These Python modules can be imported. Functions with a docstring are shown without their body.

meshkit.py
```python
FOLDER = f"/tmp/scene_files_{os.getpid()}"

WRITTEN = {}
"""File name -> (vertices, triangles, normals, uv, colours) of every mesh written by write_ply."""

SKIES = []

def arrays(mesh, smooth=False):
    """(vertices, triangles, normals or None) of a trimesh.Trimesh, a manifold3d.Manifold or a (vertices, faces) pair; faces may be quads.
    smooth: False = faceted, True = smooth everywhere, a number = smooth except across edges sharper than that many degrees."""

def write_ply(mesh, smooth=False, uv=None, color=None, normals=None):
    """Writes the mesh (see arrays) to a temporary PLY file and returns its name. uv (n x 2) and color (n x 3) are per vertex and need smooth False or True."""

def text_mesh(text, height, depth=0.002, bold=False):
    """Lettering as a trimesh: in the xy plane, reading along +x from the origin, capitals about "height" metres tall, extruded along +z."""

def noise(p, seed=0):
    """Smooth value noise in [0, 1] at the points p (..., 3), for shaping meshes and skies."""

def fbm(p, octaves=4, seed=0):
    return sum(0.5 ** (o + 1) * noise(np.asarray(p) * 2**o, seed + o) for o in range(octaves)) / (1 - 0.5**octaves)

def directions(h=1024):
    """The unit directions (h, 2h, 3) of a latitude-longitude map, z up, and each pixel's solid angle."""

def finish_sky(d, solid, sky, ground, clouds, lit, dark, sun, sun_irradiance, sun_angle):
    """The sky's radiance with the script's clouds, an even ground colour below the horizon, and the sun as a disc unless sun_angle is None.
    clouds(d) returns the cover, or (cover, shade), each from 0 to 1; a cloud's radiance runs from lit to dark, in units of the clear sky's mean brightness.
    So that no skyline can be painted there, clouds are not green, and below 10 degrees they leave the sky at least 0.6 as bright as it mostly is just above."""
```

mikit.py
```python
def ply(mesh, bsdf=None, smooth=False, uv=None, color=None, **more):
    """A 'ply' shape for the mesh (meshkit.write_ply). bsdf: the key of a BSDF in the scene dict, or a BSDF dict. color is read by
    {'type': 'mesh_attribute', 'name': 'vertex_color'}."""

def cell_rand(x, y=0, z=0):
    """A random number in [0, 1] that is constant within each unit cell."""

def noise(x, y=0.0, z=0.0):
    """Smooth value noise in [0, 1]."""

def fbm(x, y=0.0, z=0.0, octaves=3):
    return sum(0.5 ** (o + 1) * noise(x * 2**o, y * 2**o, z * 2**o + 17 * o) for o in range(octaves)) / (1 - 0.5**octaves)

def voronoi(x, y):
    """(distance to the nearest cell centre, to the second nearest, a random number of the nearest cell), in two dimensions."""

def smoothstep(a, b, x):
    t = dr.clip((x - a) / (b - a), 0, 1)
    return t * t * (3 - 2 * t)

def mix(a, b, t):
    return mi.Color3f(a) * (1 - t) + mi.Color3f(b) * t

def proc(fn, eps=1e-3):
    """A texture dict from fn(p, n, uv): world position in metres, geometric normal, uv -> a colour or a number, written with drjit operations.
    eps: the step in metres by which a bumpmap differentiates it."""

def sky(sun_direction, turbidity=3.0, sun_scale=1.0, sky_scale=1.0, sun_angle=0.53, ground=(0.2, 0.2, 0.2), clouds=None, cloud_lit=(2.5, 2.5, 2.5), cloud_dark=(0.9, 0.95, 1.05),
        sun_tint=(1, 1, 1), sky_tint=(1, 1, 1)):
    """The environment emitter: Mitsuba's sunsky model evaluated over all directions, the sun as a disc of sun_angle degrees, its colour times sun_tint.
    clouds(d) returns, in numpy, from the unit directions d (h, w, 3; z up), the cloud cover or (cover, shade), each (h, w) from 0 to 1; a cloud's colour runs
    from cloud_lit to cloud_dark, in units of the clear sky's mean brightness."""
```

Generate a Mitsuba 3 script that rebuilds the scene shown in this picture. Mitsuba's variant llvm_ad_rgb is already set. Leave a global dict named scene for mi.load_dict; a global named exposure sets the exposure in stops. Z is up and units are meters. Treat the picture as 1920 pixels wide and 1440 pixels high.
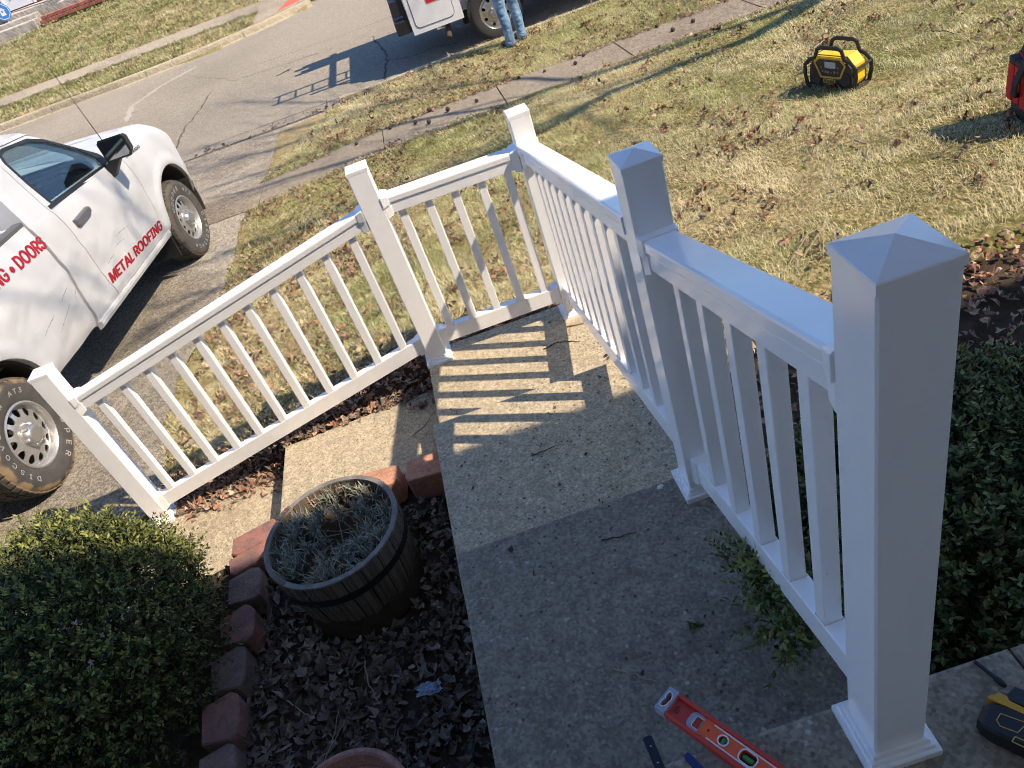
import math, random
import numpy as np, trimesh, drjit as dr, mitsuba as mi, mikit, meshkit
import manifold3d as m3
from manifold3d import Manifold, CrossSection
from shapely.geometry import Polygon, LineString, Point
from shapely import affinity
T = mi.ScalarTransform4f
rng = np.random.default_rng(7)
scene, labels = {}, {}

# ------------------------------------------------------------------ camera, sky, exposure
CAM = np.array([-0.4312, -0.7024, 1.6893])
FWD = np.array([-0.0284, 0.7943, -0.6069]); DOWN = np.array([-0.335, -0.5796, -0.7429])
scene['camera'] = {'type': 'perspective', 'fov': 66.85, 'fov_axis': 'x', 'near_clip': 0.02, 'far_clip': 500.0,
                   'to_world': T().look_at(origin=CAM.tolist(), target=(CAM + FWD).tolist(), up=(-DOWN).tolist())}
SUN = np.array([0.607, -0.310, 0.731])
scene['sky'] = mikit.sky(SUN.tolist(), turbidity=3, sun_scale=1.0, sky_scale=1.15, sun_tint=(0.98, 1.0, 1.05), sky_tint=(0.82, 0.96, 1.18), ground=(0.2, 0.18, 0.13))
exposure = 2.13

# ------------------------------------------------------------------ helpers
def numbered(name):
    if name not in scene and name not in labels: return name
    i = 1
    while f'{name}_{i:03d}' in scene or f'{name}_{i:03d}' in labels: i += 1
    return f'{name}_{i:03d}'
def say(key, label=None, cat=None, group=None, kind=None):
    d = labels.setdefault(key, {})
    for k, v in (('label', label), ('category', cat), ('group', group), ('kind', kind)):
        if v: d[k] = v
    return key
def obj(name, mesh, mat, parent=None, smooth=False, label=None, cat=None, group=None, kind=None, **kw):
    key = numbered(parent + '__' + name if parent else name)
    if isinstance(mesh, trimesh.Trimesh) and len(mesh.faces) < 60000 and 'color' not in kw and mesh.volume < 0 and trimesh.Trimesh(mesh.vertices, mesh.faces).is_watertight:
        mesh = trimesh.Trimesh(mesh.vertices, np.asarray(mesh.faces)[:, ::-1], process=False)
    scene[key] = mikit.ply(mesh, mat, smooth=smooth, **kw)
    if label or cat or group or kind: say(key, label, cat, group, kind)
    return key
def thing(name, label, cat, group=None, kind=None):
    key = numbered(name); labels[key] = {}
    return say(key, label, cat, group, kind)
def cat(*ms):
    ms = [m for m in (ms[0] if len(ms) == 1 and isinstance(ms[0], (list, tuple)) else ms)]
    return trimesh.util.concatenate(ms)
def tm(mf):
    if isinstance(mf, trimesh.Trimesh): return mf
    m = mf.to_mesh(); return trimesh.Trimesh(m.vert_properties[:, :3], m.tri_verts, process=False)
def mf(t):
    return Manifold(m3.Mesh(np.asarray(t.vertices, np.float32), np.asarray(t.faces, np.uint32)))
def xf(mesh, M):
    m = mesh.copy(); m.apply_transform(M); return m
def mat4(R=None, t=(0, 0, 0)):
    M = np.eye(4)
    if R is not None: M[:3, :3] = R
    M[:3, 3] = t; return M
def rot(axis, deg):
    return trimesh.transformations.rotation_matrix(math.radians(deg), axis)
def hull(pts):
    return trimesh.Trimesh(*(lambda h: (h.vertices, h.faces))(trimesh.convex.convex_hull(np.asarray(pts, float))), process=False)
def rbox(sx, sy, sz, r=0.003, at=(0, 0, 0)):
    'box of these full sizes centred at AT with chamfered edges'
    h = np.array([sx, sy, sz]) / 2; r = min(r, h.min() * .9); P = []
    for s in np.ndindex(2, 2, 2):
        s = np.array(s) * 2 - 1
        for k in range(3):
            q = h - r; q[k] = h[k]; P.append(s * q + at)
    return hull(P)
def box3(lo, hi, r=0.003):
    lo, hi = np.array(lo, float), np.array(hi, float)
    return rbox(*(hi - lo), r=r, at=(lo + hi) / 2)
def tube(path, rad, n=8, closed=False):
    P = np.asarray(path, float); rad = np.broadcast_to(rad, len(P)); V, F = [], []
    t0 = None
    for i in range(len(P)):
        a = P[(i - 1) % len(P)] if (i or closed) else P[0]; b = P[(i + 1) % len(P)] if (i < len(P) - 1 or closed) else P[-1]
        d = b - a; d = d / (np.linalg.norm(d) + 1e-12)
        if t0 is None:
            u = np.cross(d, [0, 0, 1] if abs(d[2]) < .9 else [1, 0, 0])
        else: u = t0 - d * (t0 @ d)
        u = u / (np.linalg.norm(u) + 1e-12); t0 = u; v = np.cross(d, u)
        for k in range(n):
            A = 2 * math.pi * k / n; V.append(P[i] + rad[i] * (math.cos(A) * u + math.sin(A) * v))
    L = len(P)
    for i in range(L if closed else L - 1):
        for k in range(n):
            a, b = i * n + k, i * n + (k + 1) % n; c, d = ((i + 1) % L) * n + k, ((i + 1) % L) * n + (k + 1) % n
            F += [[a, b, d], [a, d, c]]
    if not closed:
        V += [P[0], P[-1]]; c0, c1 = len(V) - 2, len(V) - 1
        for k in range(n):
            F += [[c0, (k + 1) % n, k], [c1, (L - 1) * n + k, (L - 1) * n + (k + 1) % n]]
    return trimesh.Trimesh(np.array(V), np.array(F), process=False)
def lathe(prof, n=48):
    'revolve (r, z) points about z; closed if the profile starts and ends on the axis'
    return trimesh.creation.revolve(np.array(prof, float), sections=n)
def prism(poly, h, r=0.0):
    m = trimesh.creation.extrude_polygon(poly if isinstance(poly, Polygon) else Polygon(poly), h, engine='earcut')
    return m
def loft_square(prof):
    'square loft: (half width, z) rings, capped'
    V, F = [], []
    for w, z in prof: V += [[-w, -w, z], [w, -w, z], [w, w, z], [-w, w, z]]
    for i in range(len(prof) - 1):
        for k in range(4):
            a, b = i * 4 + k, i * 4 + (k + 1) % 4; F += [[a, b, b + 4], [a, b + 4, a + 4]]
    n = (len(prof) - 1) * 4; F += [[0, 2, 1], [0, 3, 2], [n, n + 1, n + 2], [n, n + 2, n + 3]]
    return trimesh.Trimesh(np.array(V, float), np.array(F), process=False)
def place(mesh, yaw=0.0, t=(0, 0, 0)):
    return xf(mesh, mat4(t=t) @ rot([0, 0, 1], yaw))
def text(s, h, depth=0.002, bold=True):
    return meshkit.text_mesh(s, h, depth, bold)
def ss(a, b, x):
    t = np.clip((x - a) / (b - a), 0, 1); return t * t * (3 - 2 * t)

# ------------------------------------------------------------------ materials
def rgb(*c): return {'type': 'rgb', 'value': list(c)}
def M(key, color, rough=0.5, two=False, bump=None, bscale=1.0, **kw):
    c = mikit.proc(color) if callable(color) else (color if isinstance(color, dict) else rgb(*color))
    b = {'type': 'principled', 'base_color': c, 'roughness': rough, **kw}
    if bump is not None: b = {'type': 'bumpmap', 'arbitrary': mikit.proc(bump, eps=kw.get('eps', 1e-3)), 'scale': bscale, 'bsdf': b}
    if two: b = {'type': 'twosided', 'bsdf': b}
    scene[key] = b
def VC(key, rough=0.8, spec=0.3, **kw):
    scene[key] = {'type': 'twosided', 'bsdf': {'type': 'principled', 'base_color': {'type': 'mesh_attribute', 'name': 'vertex_color'}, 'roughness': rough, 'specular': spec, **kw}}
N, FB, VO, SS, MX = mikit.noise, mikit.fbm, mikit.voronoi, mikit.smoothstep, mikit.mix
def concrete(base, dark, light, s=110.0, stain=0.5, pebble=0.9, st=1.3):
    def fn(p, n, uv):
        x, y = p.x + p.z * .61, p.y + p.z * .37
        d1, d2, c = VO(x * s, y * s); e1, e2, k = VO(x * s * .42 + 7, y * s * .42)
        big = FB(x * st, y * st, 3.0, octaves=4)
        fine = FB(x * 40, y * 40, 1.0, octaves=3)
        col = MX(dark, base, SS(.25, .62, big * stain + fine * (1 - stain)))
        col = MX(col, light, SS(pebble, 1.0, k) * SS(.42, .22, e1) * .8)
        col = MX(col, mi.Color3f(dark) * .55, SS(.08, .02, k) * SS(.35, .2, e1))
        return col * (.70 + .5 * c) * (.90 + .2 * SS(.3, .65, fine))
    return fn
def grit(s=110.0, a=.0012):
    def fn(p, n, uv):
        x, y = p.x + p.z * .61, p.y + p.z * .37
        d1, d2, c = VO(x * s, y * s)
        return a * (1 - d1) + a * .8 * N(x * s * 2.3, y * s * 2.3) + .002 * FB(x * 7, y * 7, 0., octaves=2)
    return fn
M('vinyl', lambda p, n, uv: mi.Color3f(.875, .875, .87) * (.965 + .035 * SS(.3, .6, FB(p.x * 7, p.y * 7, p.z * 3, octaves=3))) * (1. - .35 * SS(.955, .99, N(p.x * 75, p.y * 75, p.z * 50)) * SS(.6, .75, N(p.x * 6, p.y * 6, p.z * 6))), .13, specular=.55)
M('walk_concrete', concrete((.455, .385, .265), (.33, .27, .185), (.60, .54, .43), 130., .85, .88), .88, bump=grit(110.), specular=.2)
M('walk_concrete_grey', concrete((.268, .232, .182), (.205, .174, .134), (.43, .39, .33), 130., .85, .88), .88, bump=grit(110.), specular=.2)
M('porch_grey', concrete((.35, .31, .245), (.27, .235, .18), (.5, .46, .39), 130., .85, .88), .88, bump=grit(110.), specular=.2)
M('street_concrete', concrete((.275, .243, .192), (.225, .198, .154), (.37, .34, .29), 150., .75, .97, .35), .9, specular=.2)
M('pave_concrete', concrete((.265, .222, .165), (.17, .14, .105), (.4, .36, .3), 90., .7, .94, .9), .9, specular=.2)
M('side_concrete', concrete((.325, .28, .21), (.22, .185, .14), (.42, .39, .32), 60., .7, .92, .9), .9, specular=.2)
M('kerb_concrete', concrete((.42, .36, .25), (.31, .265, .185), (.5, .45, .35), 60., .7, .92, .9), .9, specular=.2)
def gravel(p, n, uv):
    d1, d2, c = VO(p.x * 85, p.y * 85); e1, e2, k = VO(p.x * 33 + 5, p.y * 33)
    big = FB(p.x * .9, p.y * .7, 2., octaves=4)
    col = MX((.23, .205, .165), (.56, .51, .42), SS(.1, .95, c * .65 + k * .35)) * (.62 + .4 * SS(.02, .3, d2 - d1))
    return MX(col, col * mi.Color3f(.66, .65, .64), SS(.48, .68, big))
M('gravel', gravel, .9, bump=lambda p, n, uv: .0025 * SS(.0, .4, VO(p.x * 85, p.y * 85)[1] - VO(p.x * 85, p.y * 85)[0]), specular=.2)
def soil(p, n, uv):
    a = FB(p.x * 9, p.y * 9, p.z * 9, octaves=4); b = N(p.x * 120, p.y * 120, p.z * 60)
    return MX((.035, .026, .018), (.10, .075, .05), SS(.3, .75, a) * .6 + b * .4)
M('soil', soil, .95, specular=.1)
def thatch(p, n, uv):
    big = FB(p.x * .9, p.y * .9, 5., octaves=4); f = FB(p.x * 60, p.y * 45, 1., octaves=3); g = N(p.x * 260, p.y * 190, 2.)
    col = MX((.17, .16, .055), (.36, .285, .15), SS(.35, .62, big * .6 + f * .4))
    return col * (.35 + .75 * f + .5 * g * f)
M('thatch', thatch, .95, specular=.05)
VC('grass_mat', .75, .2); VC('leaf_mat', .7, .25); VC('box_mat', .5, .35); VC('plain_vc', .6, .3)

# ------------------------------------------------------------------ ground heights
def G(x, y):
    x, y = np.asarray(x, float), np.asarray(y, float)
    zL = -1.147 - .0495 * (np.maximum(y, 1.2) - 2.9)
    zR = np.interp(y, [-3, 2.9, 8.2, 9.2, 11.5], [-.72, -.72, -1.27, -1.31, -1.42])
    t = np.clip((x + 2.95) / 2.0, 0, 1)
    t = np.where(y > 8.2, np.clip((x + 2.95) / (2.0 + .8 * np.clip((y - 8.2), 0, 1)), 0, 1), t)
    z = zL + (zR - zL) * t
    bed = -.95 - .17 * ss(-2.1, -2.7, x)
    wb = ss(2.95, 2.55, y) * ss(-.82, -.92, x) * ss(-3.1, -2.8, x)
    return z * (1 - wb) + np.minimum(bed, z - .05) * wb
def street_z(x, y):
    return np.interp(y, [11.4, 15.4, 19.4, 30], [-1.573, -1.50, -1.60, -1.6])
def far_z(x, y):
    return np.interp(y, [19.4, 23.3, 33.5, 60], [-1.47, -1.44, -.78, -.7])
def kerb_far(x):
    x = np.asarray(x, float)
    return 19.55 + np.where(x > -7, .062 * (np.maximum(x + 7, 0)) ** 2 + .004 * np.maximum(x + 5, 0) ** 4, 0)
def sheet(xs, ys, fn, skip=None):
    X, Y = np.meshgrid(xs, ys); Z = fn(X, Y); nx = len(xs)
    V = np.c_[X.ravel(), Y.ravel(), Z.ravel()]
    i, j = np.meshgrid(np.arange(len(xs) - 1), np.arange(len(ys) - 1)); a = (j * nx + i).ravel()
    F = np.vstack([np.c_[a, a + 1, a + nx + 1], np.c_[a, a + nx + 1, a + nx]])
    if skip is not None:
        c = V[F].mean(1); F = F[~skip(c[:, 0], c[:, 1])]
    return trimesh.Trimesh(V, F, process=False)
lin = np.linspace
xs = np.unique(np.r_[-200, -120, -70, lin(-45, -6, 40), lin(-6, 7, 105), lin(7, 40, 34), 70, 120, 200])
ys = np.unique(np.r_[-200, -80, -30, lin(-12, -2, 21), lin(-2, 12, 113), 15.4, lin(18, 40, 23), 60, 110, 200])
def ground_z(x, y):
    z = G(x, np.minimum(y, 11.4))
    z = np.where(y > 11.3, street_z(x, y) - .12, z)
    kf = kerb_far(x)
    z = np.where((y > kf + .12) & (x < -2.4), far_z(x, y) - .05, z)
    z = z - .03 * ((x < -2.8) & (y > 2.0) & (y < 11.4)) - .05 * ((x > -3.2) & (y > 8.05) & (y < 9.05))
    z = z - .07 * ((y < 2.25) & (x > -3.25) & (x < 2.85))
    und = (x > -.95) & (x < .06) & (y < 3.2)
    st = (x > -2.92) & (x < -.86) & (y > 1.95) & (y < 3.2)
    return np.where(und, np.minimum(z, -.85), np.where(st, np.minimum(z, -1.25), z))
obj('ground', sheet(xs, ys, ground_z), 'thatch', kind='structure')
# driveway, apron, street, kerbs, pavements
def strip_x(x0, x1, y0, y1, fn, d=.25):
    return sheet(lin(x0, x1, max(2, int(abs(x1 - x0) / d) + 1)), lin(y0, y1, max(2, int(abs(y1 - y0) / d) + 1)), fn)
dxs = np.r_[lin(-9, -3.1, 24), lin(-3.0, -2.7, 4)]
def drive_edge(y):
    return np.interp(y, [1.0, 3.0, 4, 4.7, 5.8, 7, 8.1], [-2.95, -2.78, -3.05, -3.04, -2.86, -2.9, -2.93]) + .05 * (meshkit.noise(np.c_[y * 5, y * 0, y * 0]) - .5)
ysd = lin(-1.5, 8.12, 90); V, F = [], []
for i, y in enumerate(ysd):
    e = float(drive_edge(np.array([y]))[0])
    for x in np.r_[lin(-9, -4, 8), lin(-3.7, e, 6)]: V.append([x, y, -1.147 - .0495 * (max(y, 1.2) - 2.9) + .004])
nc = 14
for i in range(len(ysd) - 1):
    for k in range(nc - 1):
        a = i * nc + k; F += [[a, a + 1, a + nc + 1], [a, a + nc + 1, a + nc]]
obj('driveway', trimesh.Trimesh(np.array(V), np.array(F), process=False), 'gravel', kind='structure')
def zL(y): return -1.147 - .0495 * (y - 2.9)
obj('street', sheet(np.r_[-120, -60, lin(-30, -9, 22), lin(-8.6, 1, 33), lin(2, 20, 19), 60, 120], np.r_[11.5, 13, 15.4, 17, 18.5, lin(19.2, 26, 35), 40],
                    lambda x, y: street_z(x, y), lambda x, y: (y > kerb_far(x) + .3) & (x < -2)), 'street_concrete', kind='structure')
def apron():
    V, F = [], []
    rows = lin(9.0, 11.5, 12)
    for y in rows:
        e = np.interp(y, [9.0, 9.4, 10.3, 11.5], [-2.85, -2.72, -2.35, -1.9])
        for x in np.r_[lin(-8.2, -4.2, 4), lin(-3.8, e, 6)]:
            V.append([x, y, zL(y) + .006])
    for i in range(len(rows) - 1):
        for k in range(9):
            a = i * 10 + k; F += [[a, a + 1, a + 11], [a, a + 11, a + 10]]
    return trimesh.Trimesh(np.array(V), np.array(F), process=False)
obj('driveway_apron', apron(), 'side_concrete', kind='structure')
# kerbs: segments with joints
def kerb_seg(pts, w, h, zf, rr=.03):
    'kerb swept along pts (x, y): rounded top, street side at the left of travel'
    V, F = [], []; P = np.array(pts, float)
    for i in range(len(P)):
        d = P[min(i + 1, len(P) - 1)] - P[max(i - 1, 0)]; d /= np.linalg.norm(d); nrm = np.array([-d[1], d[0]])
        z = zf(P[i][0], P[i][1])
        for o, dz in ((w, -.1), (w, 0), (rr * 1.6, 0), (rr * .5, -rr * .5), (0, -rr * 1.5), (-.015, -h), (-.30, -h - .012), (-.30, -h - .1)):
            V.append([*(P[i] + nrm * o), z + dz])
    n = 8
    for i in range(len(P) - 1):
        for k in range(n):
            a, b = i * n + k, i * n + (k + 1) % n; F += [[a, b, b + n], [a, b + n, a + n]]
    e = (len(P) - 1) * n
    for k in range(1, n - 1): F += [[0, k + 1, k], [e, e + k, e + k + 1]]
    m = trimesh.Trimesh(np.array(V), np.array(F), process=False); m.fix_normals(); return m
kk = say(thing('kerb', None, None), kind='structure')
for i in range(8):
    x0 = -1.75 + i * 2.6
    obj('kerb_stone', kerb_seg([(x0 + 2.585, 11.5), (x0 + 1.3, 11.5), (x0, 11.5)], .16, .14, lambda x, y: -1.425), 'kerb_concrete', kk)
kf = say(thing('far_kerb', None, None), kind='structure')
xx = -33.0
while xx < -2.9:
    step = 2.4
    P = [(x, float(kerb_far(x))) for x in lin(xx, min(xx + step - .015, -2.5), 6)]
    obj('kerb_stone', kerb_seg(P, .17, .13, lambda x, y: -1.465), 'kerb_concrete', kf); xx += step
# near pavement slabs (joints 1.5 m), crossing the driveway too
def slab_strip(parent, edges, y0, y1, zf, mat, gap=.012, th=.1):
    for a, b in zip(edges[:-1], edges[1:]):
        P = []
        for x in (a + gap / 2, b - gap / 2):
            for y in (y0, y1):
                z = zf(x, y); P += [[x, y, z - .004], [x + (.004 if x < (a + b) / 2 else -.004), y + (.004 if y == y0 else -.004), z], [x, y, z - th]]
        obj('slab', hull(P), mat, parent)
pv = say(thing('pavement', None, None), kind='structure')
slab_strip(pv, [-8.9, -7.3, -5.75, -4.25, -2.76, -1.16, .33, 1.85, 3.4, 4.9, 6.4, 8, 9.5, 11], 8.13, 8.96, lambda x, y: float(G(x, 8.2) * .5 + G(x, 9.0) * .5 + (8.55 - y) * .04) + .012, 'pave_concrete')
fp = say(thing('far_pavement', None, None), kind='structure')
slab_strip(fp, list(np.arange(-34, -4.4, 1.53)) + [-3.96], 21.95, 23.2, lambda x, y: float(far_z(x, y)) + .01, 'side_concrete')
# corner ramp across the street with its red tactile panel
rp = say(thing('kerb_ramp', None, None), kind='structure')
def far_patch(pts, dz):
    P = []
    for x, y in pts: P += [[x, y, float(far_z(x, y)) + dz], [x, y, float(far_z(x, y)) + dz - .08]]
    return hull(P)
obj('slab', far_patch([(-3.95, 20.25), (-2.55, 21.05), (-1.9, 23.2), (-3.95, 23.2)], .014), 'side_concrete', rp)
M('red_panel', (.52, .13, .085), .8)
RP = [(-3.35, 20.75), (-2.62, 21.25), (-2.3, 22.1), (-3.02, 22.0)]
obj('tactile_panel', far_patch(RP, .02), 'red_panel', rp)
dm = []
for i in range(12):
    for j in range(12):
        u, v = (i + .5) / 12, (j + .5) / 12
        q = (np.array(RP[0]) * (1 - u) + np.array(RP[1]) * u) * (1 - v) + (np.array(RP[3]) * (1 - u) + np.array(RP[2]) * u) * v
        dm.append(place(loft_square([(.022, 0), (.012, .008)]), 45, (q[0], q[1], float(far_z(*q)) + .02)))
obj('tactile_dome', cat(dm), 'red_panel', rp, kind='stuff')

# ------------------------------------------------------------------ porch floor, walkway and side steps
def slabm(poly, top, th, r=.012, sub=True):
    'slab with slightly worn rounded top edge over a convex polygon'
    p = np.array(poly, float); c = p.mean(0); P = []
    g = Polygon(p)
    for o, z in ((0, top - th), (0, top - r), (-r * .35, top - r * .3), (-r, top)):
        q = g.buffer(o, join_style=2) if o else g
        P += [[x, y, z] for x, y in list(q.exterior.coords)[:-1]]
    return hull(P)
pf = say(thing('porch_floor', None, None), kind='structure')
obj('slab', slabm([(-1.35, -1.72), (.318, -1.72), (.318, .082), (-1.35, .082)], 0, .95), 'porch_grey', pf)
obj('slab', slabm([(.322, -1.72), (3.0, -1.72), (3.0, .079), (.322, .079)], .004, .95), 'porch_grey', pf)
wk = say(thing('walkway', None, None), kind='structure')
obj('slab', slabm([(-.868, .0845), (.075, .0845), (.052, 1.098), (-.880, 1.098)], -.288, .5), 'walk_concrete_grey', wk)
obj('slab', slabm([(-.925, 1.1), (.05, 1.1), (.0, 2.062), (-.936, 2.062)], -.488, .4), 'walk_concrete', wk)
obj('slab', slabm([(-.948, 2.065), (-.0, 2.065), (-.02, 2.955), (-.950, 2.955)], -.687, .4), 'walk_concrete', wk)
sw = say(thing('side_steps', None, None), kind='structure')
obj('slab', slabm([(-1.893, 2.26), (-.953, 2.26), (-.953, 2.875), (-1.893, 2.83)], -.885, .4), 'walk_concrete', sw)
obj('slab', slabm([(-2.88, 2.19), (-1.897, 2.19), (-1.897, 2.93), (-2.88, 2.97)], -1.118, .3), 'walk_concrete', sw)

# ------------------------------------------------------------------ white vinyl railing
RL = thing('porch_railing', 'white vinyl railing with capped posts and square balusters around the concrete walk', 'railing')
W = .1016
POST = [(0, 0, 0.0, 1.153), (-.024, 1.038, -.288, 1.175), (-.095, 2.844, -.687, 1.146), (-.880, 2.860, -.689, 1.151), (-2.774, 2.889, -1.120, 1.147)]
PY = [0, 1, 1.5, .8, .9]
for (x, y, z, H), yaw in zip(POST, PY):
    k = obj('post', place(rbox(W, W, H - .012, .0035, (0, 0, (H - .012) / 2 + .001)), yaw, (x, y, z)), 'vinyl', RL)
    obj('cap', place(loft_square([(.0524, H - .0155), (.0527, H - .001), (.0512, H + .0008), (.0012, H + .0185), (.0008, H + .0188)]), yaw, (x, y, z)), 'vinyl', k)
    obj('base_moulding', place(loft_square([(.0739, .0005), (.0739, .019), (.0728, .0205), (.0665, .0208), (.0655, .0218), (.0650, .0275), (.0638, .029), (.0590, .0292), (.0578, .031), (.0572, .0372), (.0555, .040), (.0512, .0412)]), yaw, (x, y, z)), 'vinyl', k)
def rail(a, b, ta, tb, ba, bb, nb, pitch, c0=None):
    'rail section between post centres a and b (x, y): tops of the top rail TA, TB and of the bottom rail BA, BB at the post faces'
    a, b = np.array(a, float), np.array(b, float); d = b - a; L = np.linalg.norm(d); d /= L
    s0, s1 = W / 2 + .001, L - W / 2 - .001
    def put(m, z0, z1, q=0.):
        'local x along the rail, y across, z up; sheared along the slope'
        V = np.array(m.vertices); t = (V[:, 0] - s0) / (s1 - s0)
        P = np.c_[a[0] + d[0] * V[:, 0] - d[1] * V[:, 1], a[1] + d[1] * V[:, 0] + d[0] * V[:, 1], V[:, 2] + z0 + (z1 - z0) * t]
        return trimesh.Trimesh(P, m.faces, process=False)
    def along(poly, x0, x1):
        m = trimesh.creation.extrude_polygon(poly, x1 - x0, engine='earcut'); v = np.array(m.vertices)
        return trimesh.Trimesh(np.c_[v[:, 2] + x0, v[:, 0], v[:, 1]], m.faces, process=False)
    tp = Polygon([(-.044, -.029), (-.0445, -.008), (-.042, -.0025), (-.036, 0), (.036, 0), (.042, -.0025), (.0445, -.008), (.044, -.029), (.041, -.033), (.0360, -.033), (.0360, -.0405), (.0372, -.042), (.0372, -.086), (.0355, -.088), (-.0355, -.088), (-.0372, -.086), (-.0372, -.042), (-.0360, -.0405), (-.0360, -.033), (-.041, -.033)])
    bp = Polygon([(-.023, -.088), (-.0245, -.086), (-.0245, -.002), (-.022, 0), (.022, 0), (.0245, -.002), (.0245, -.086), (.023, -.088)])
    obj('top_rail', put(along(tp, s0 + .004, s1 - .004), ta, tb), 'vinyl', RL)
    # moulded brackets: collars round the rail ends, flared to the post
    def collar(w, top, bot, x0, x1, flare):
        P = []
        xa = x0 if flare > 0 else x1; xb = x1 if flare > 0 else x0
        for x, g in ((xa, .010), (xa + .004 * np.sign(flare), .010), (xb, .0035)):
            for yy in (-1, 1):
                P += [[x, yy * (w + g), top + g * .6], [x, yy * (w + g - .005), top + g], [x, yy * (w + g), bot - g * 1.2]]
        return hull(P)
    for x0, x1, fl in ((s0, s0 + .034, 1), (s1 - .034, s1, -1)):
        up = cat(collar(.0445, 0.0, -.033, x0, x1, fl), collar(.0378, -.040, -.092, x0, x1, fl))
        obj('bracket', put(up, ta, tb), 'vinyl', RL)
        obj('bracket', put(collar(.0245, 0, -.088, x0, x1, fl), ba, bb), 'vinyl', RL)
    mid = c0 if c0 is not None else L / 2
    br = mf(along(bp, s0 + .004, s1 - .004))
    for i in range(nb):
        s = mid + (i - (nb - 1) / 2) * pitch; br = br - mf(trimesh.creation.box((.0455, .0440, .06)).apply_translation((s, 0, .005)))
    obj('bottom_rail', put(tm(br), ba, bb), 'vinyl', RL)
    for i in range(nb):
        s = mid + (i - (nb - 1) / 2) * pitch; t = (s - s0) / (s1 - s0)
        zb, zt = ba + (bb - ba) * t, ta + (tb - ta) * t - .088
        m = rbox(.0400, .0400, zt - zb, .0022, (0, 0, (zt + zb) / 2))
        v = np.array(m.vertices); hi = v[:, 2] > (zt + zb) / 2
        v[:, 2] += np.where(hi, (tb - ta), (bb - ba)) / (s1 - s0) * v[:, 0] + np.where(hi, .004, -.022)
        P = np.c_[a[0] + d[0] * (v[:, 0] + s) - d[1] * v[:, 1], a[1] + d[1] * (v[:, 0] + s) + d[0] * v[:, 1], v[:, 2]]
        obj('baluster', trimesh.Trimesh(P, m.faces, process=False), 'vinyl', RL)
rail(POST[0][:2], POST[1][:2], .978, .692, .166, -.122, 5, .156)
rail(POST[1][:2], POST[2][:2], .705, .315, -.118, -.498, 11, .1475)
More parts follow.
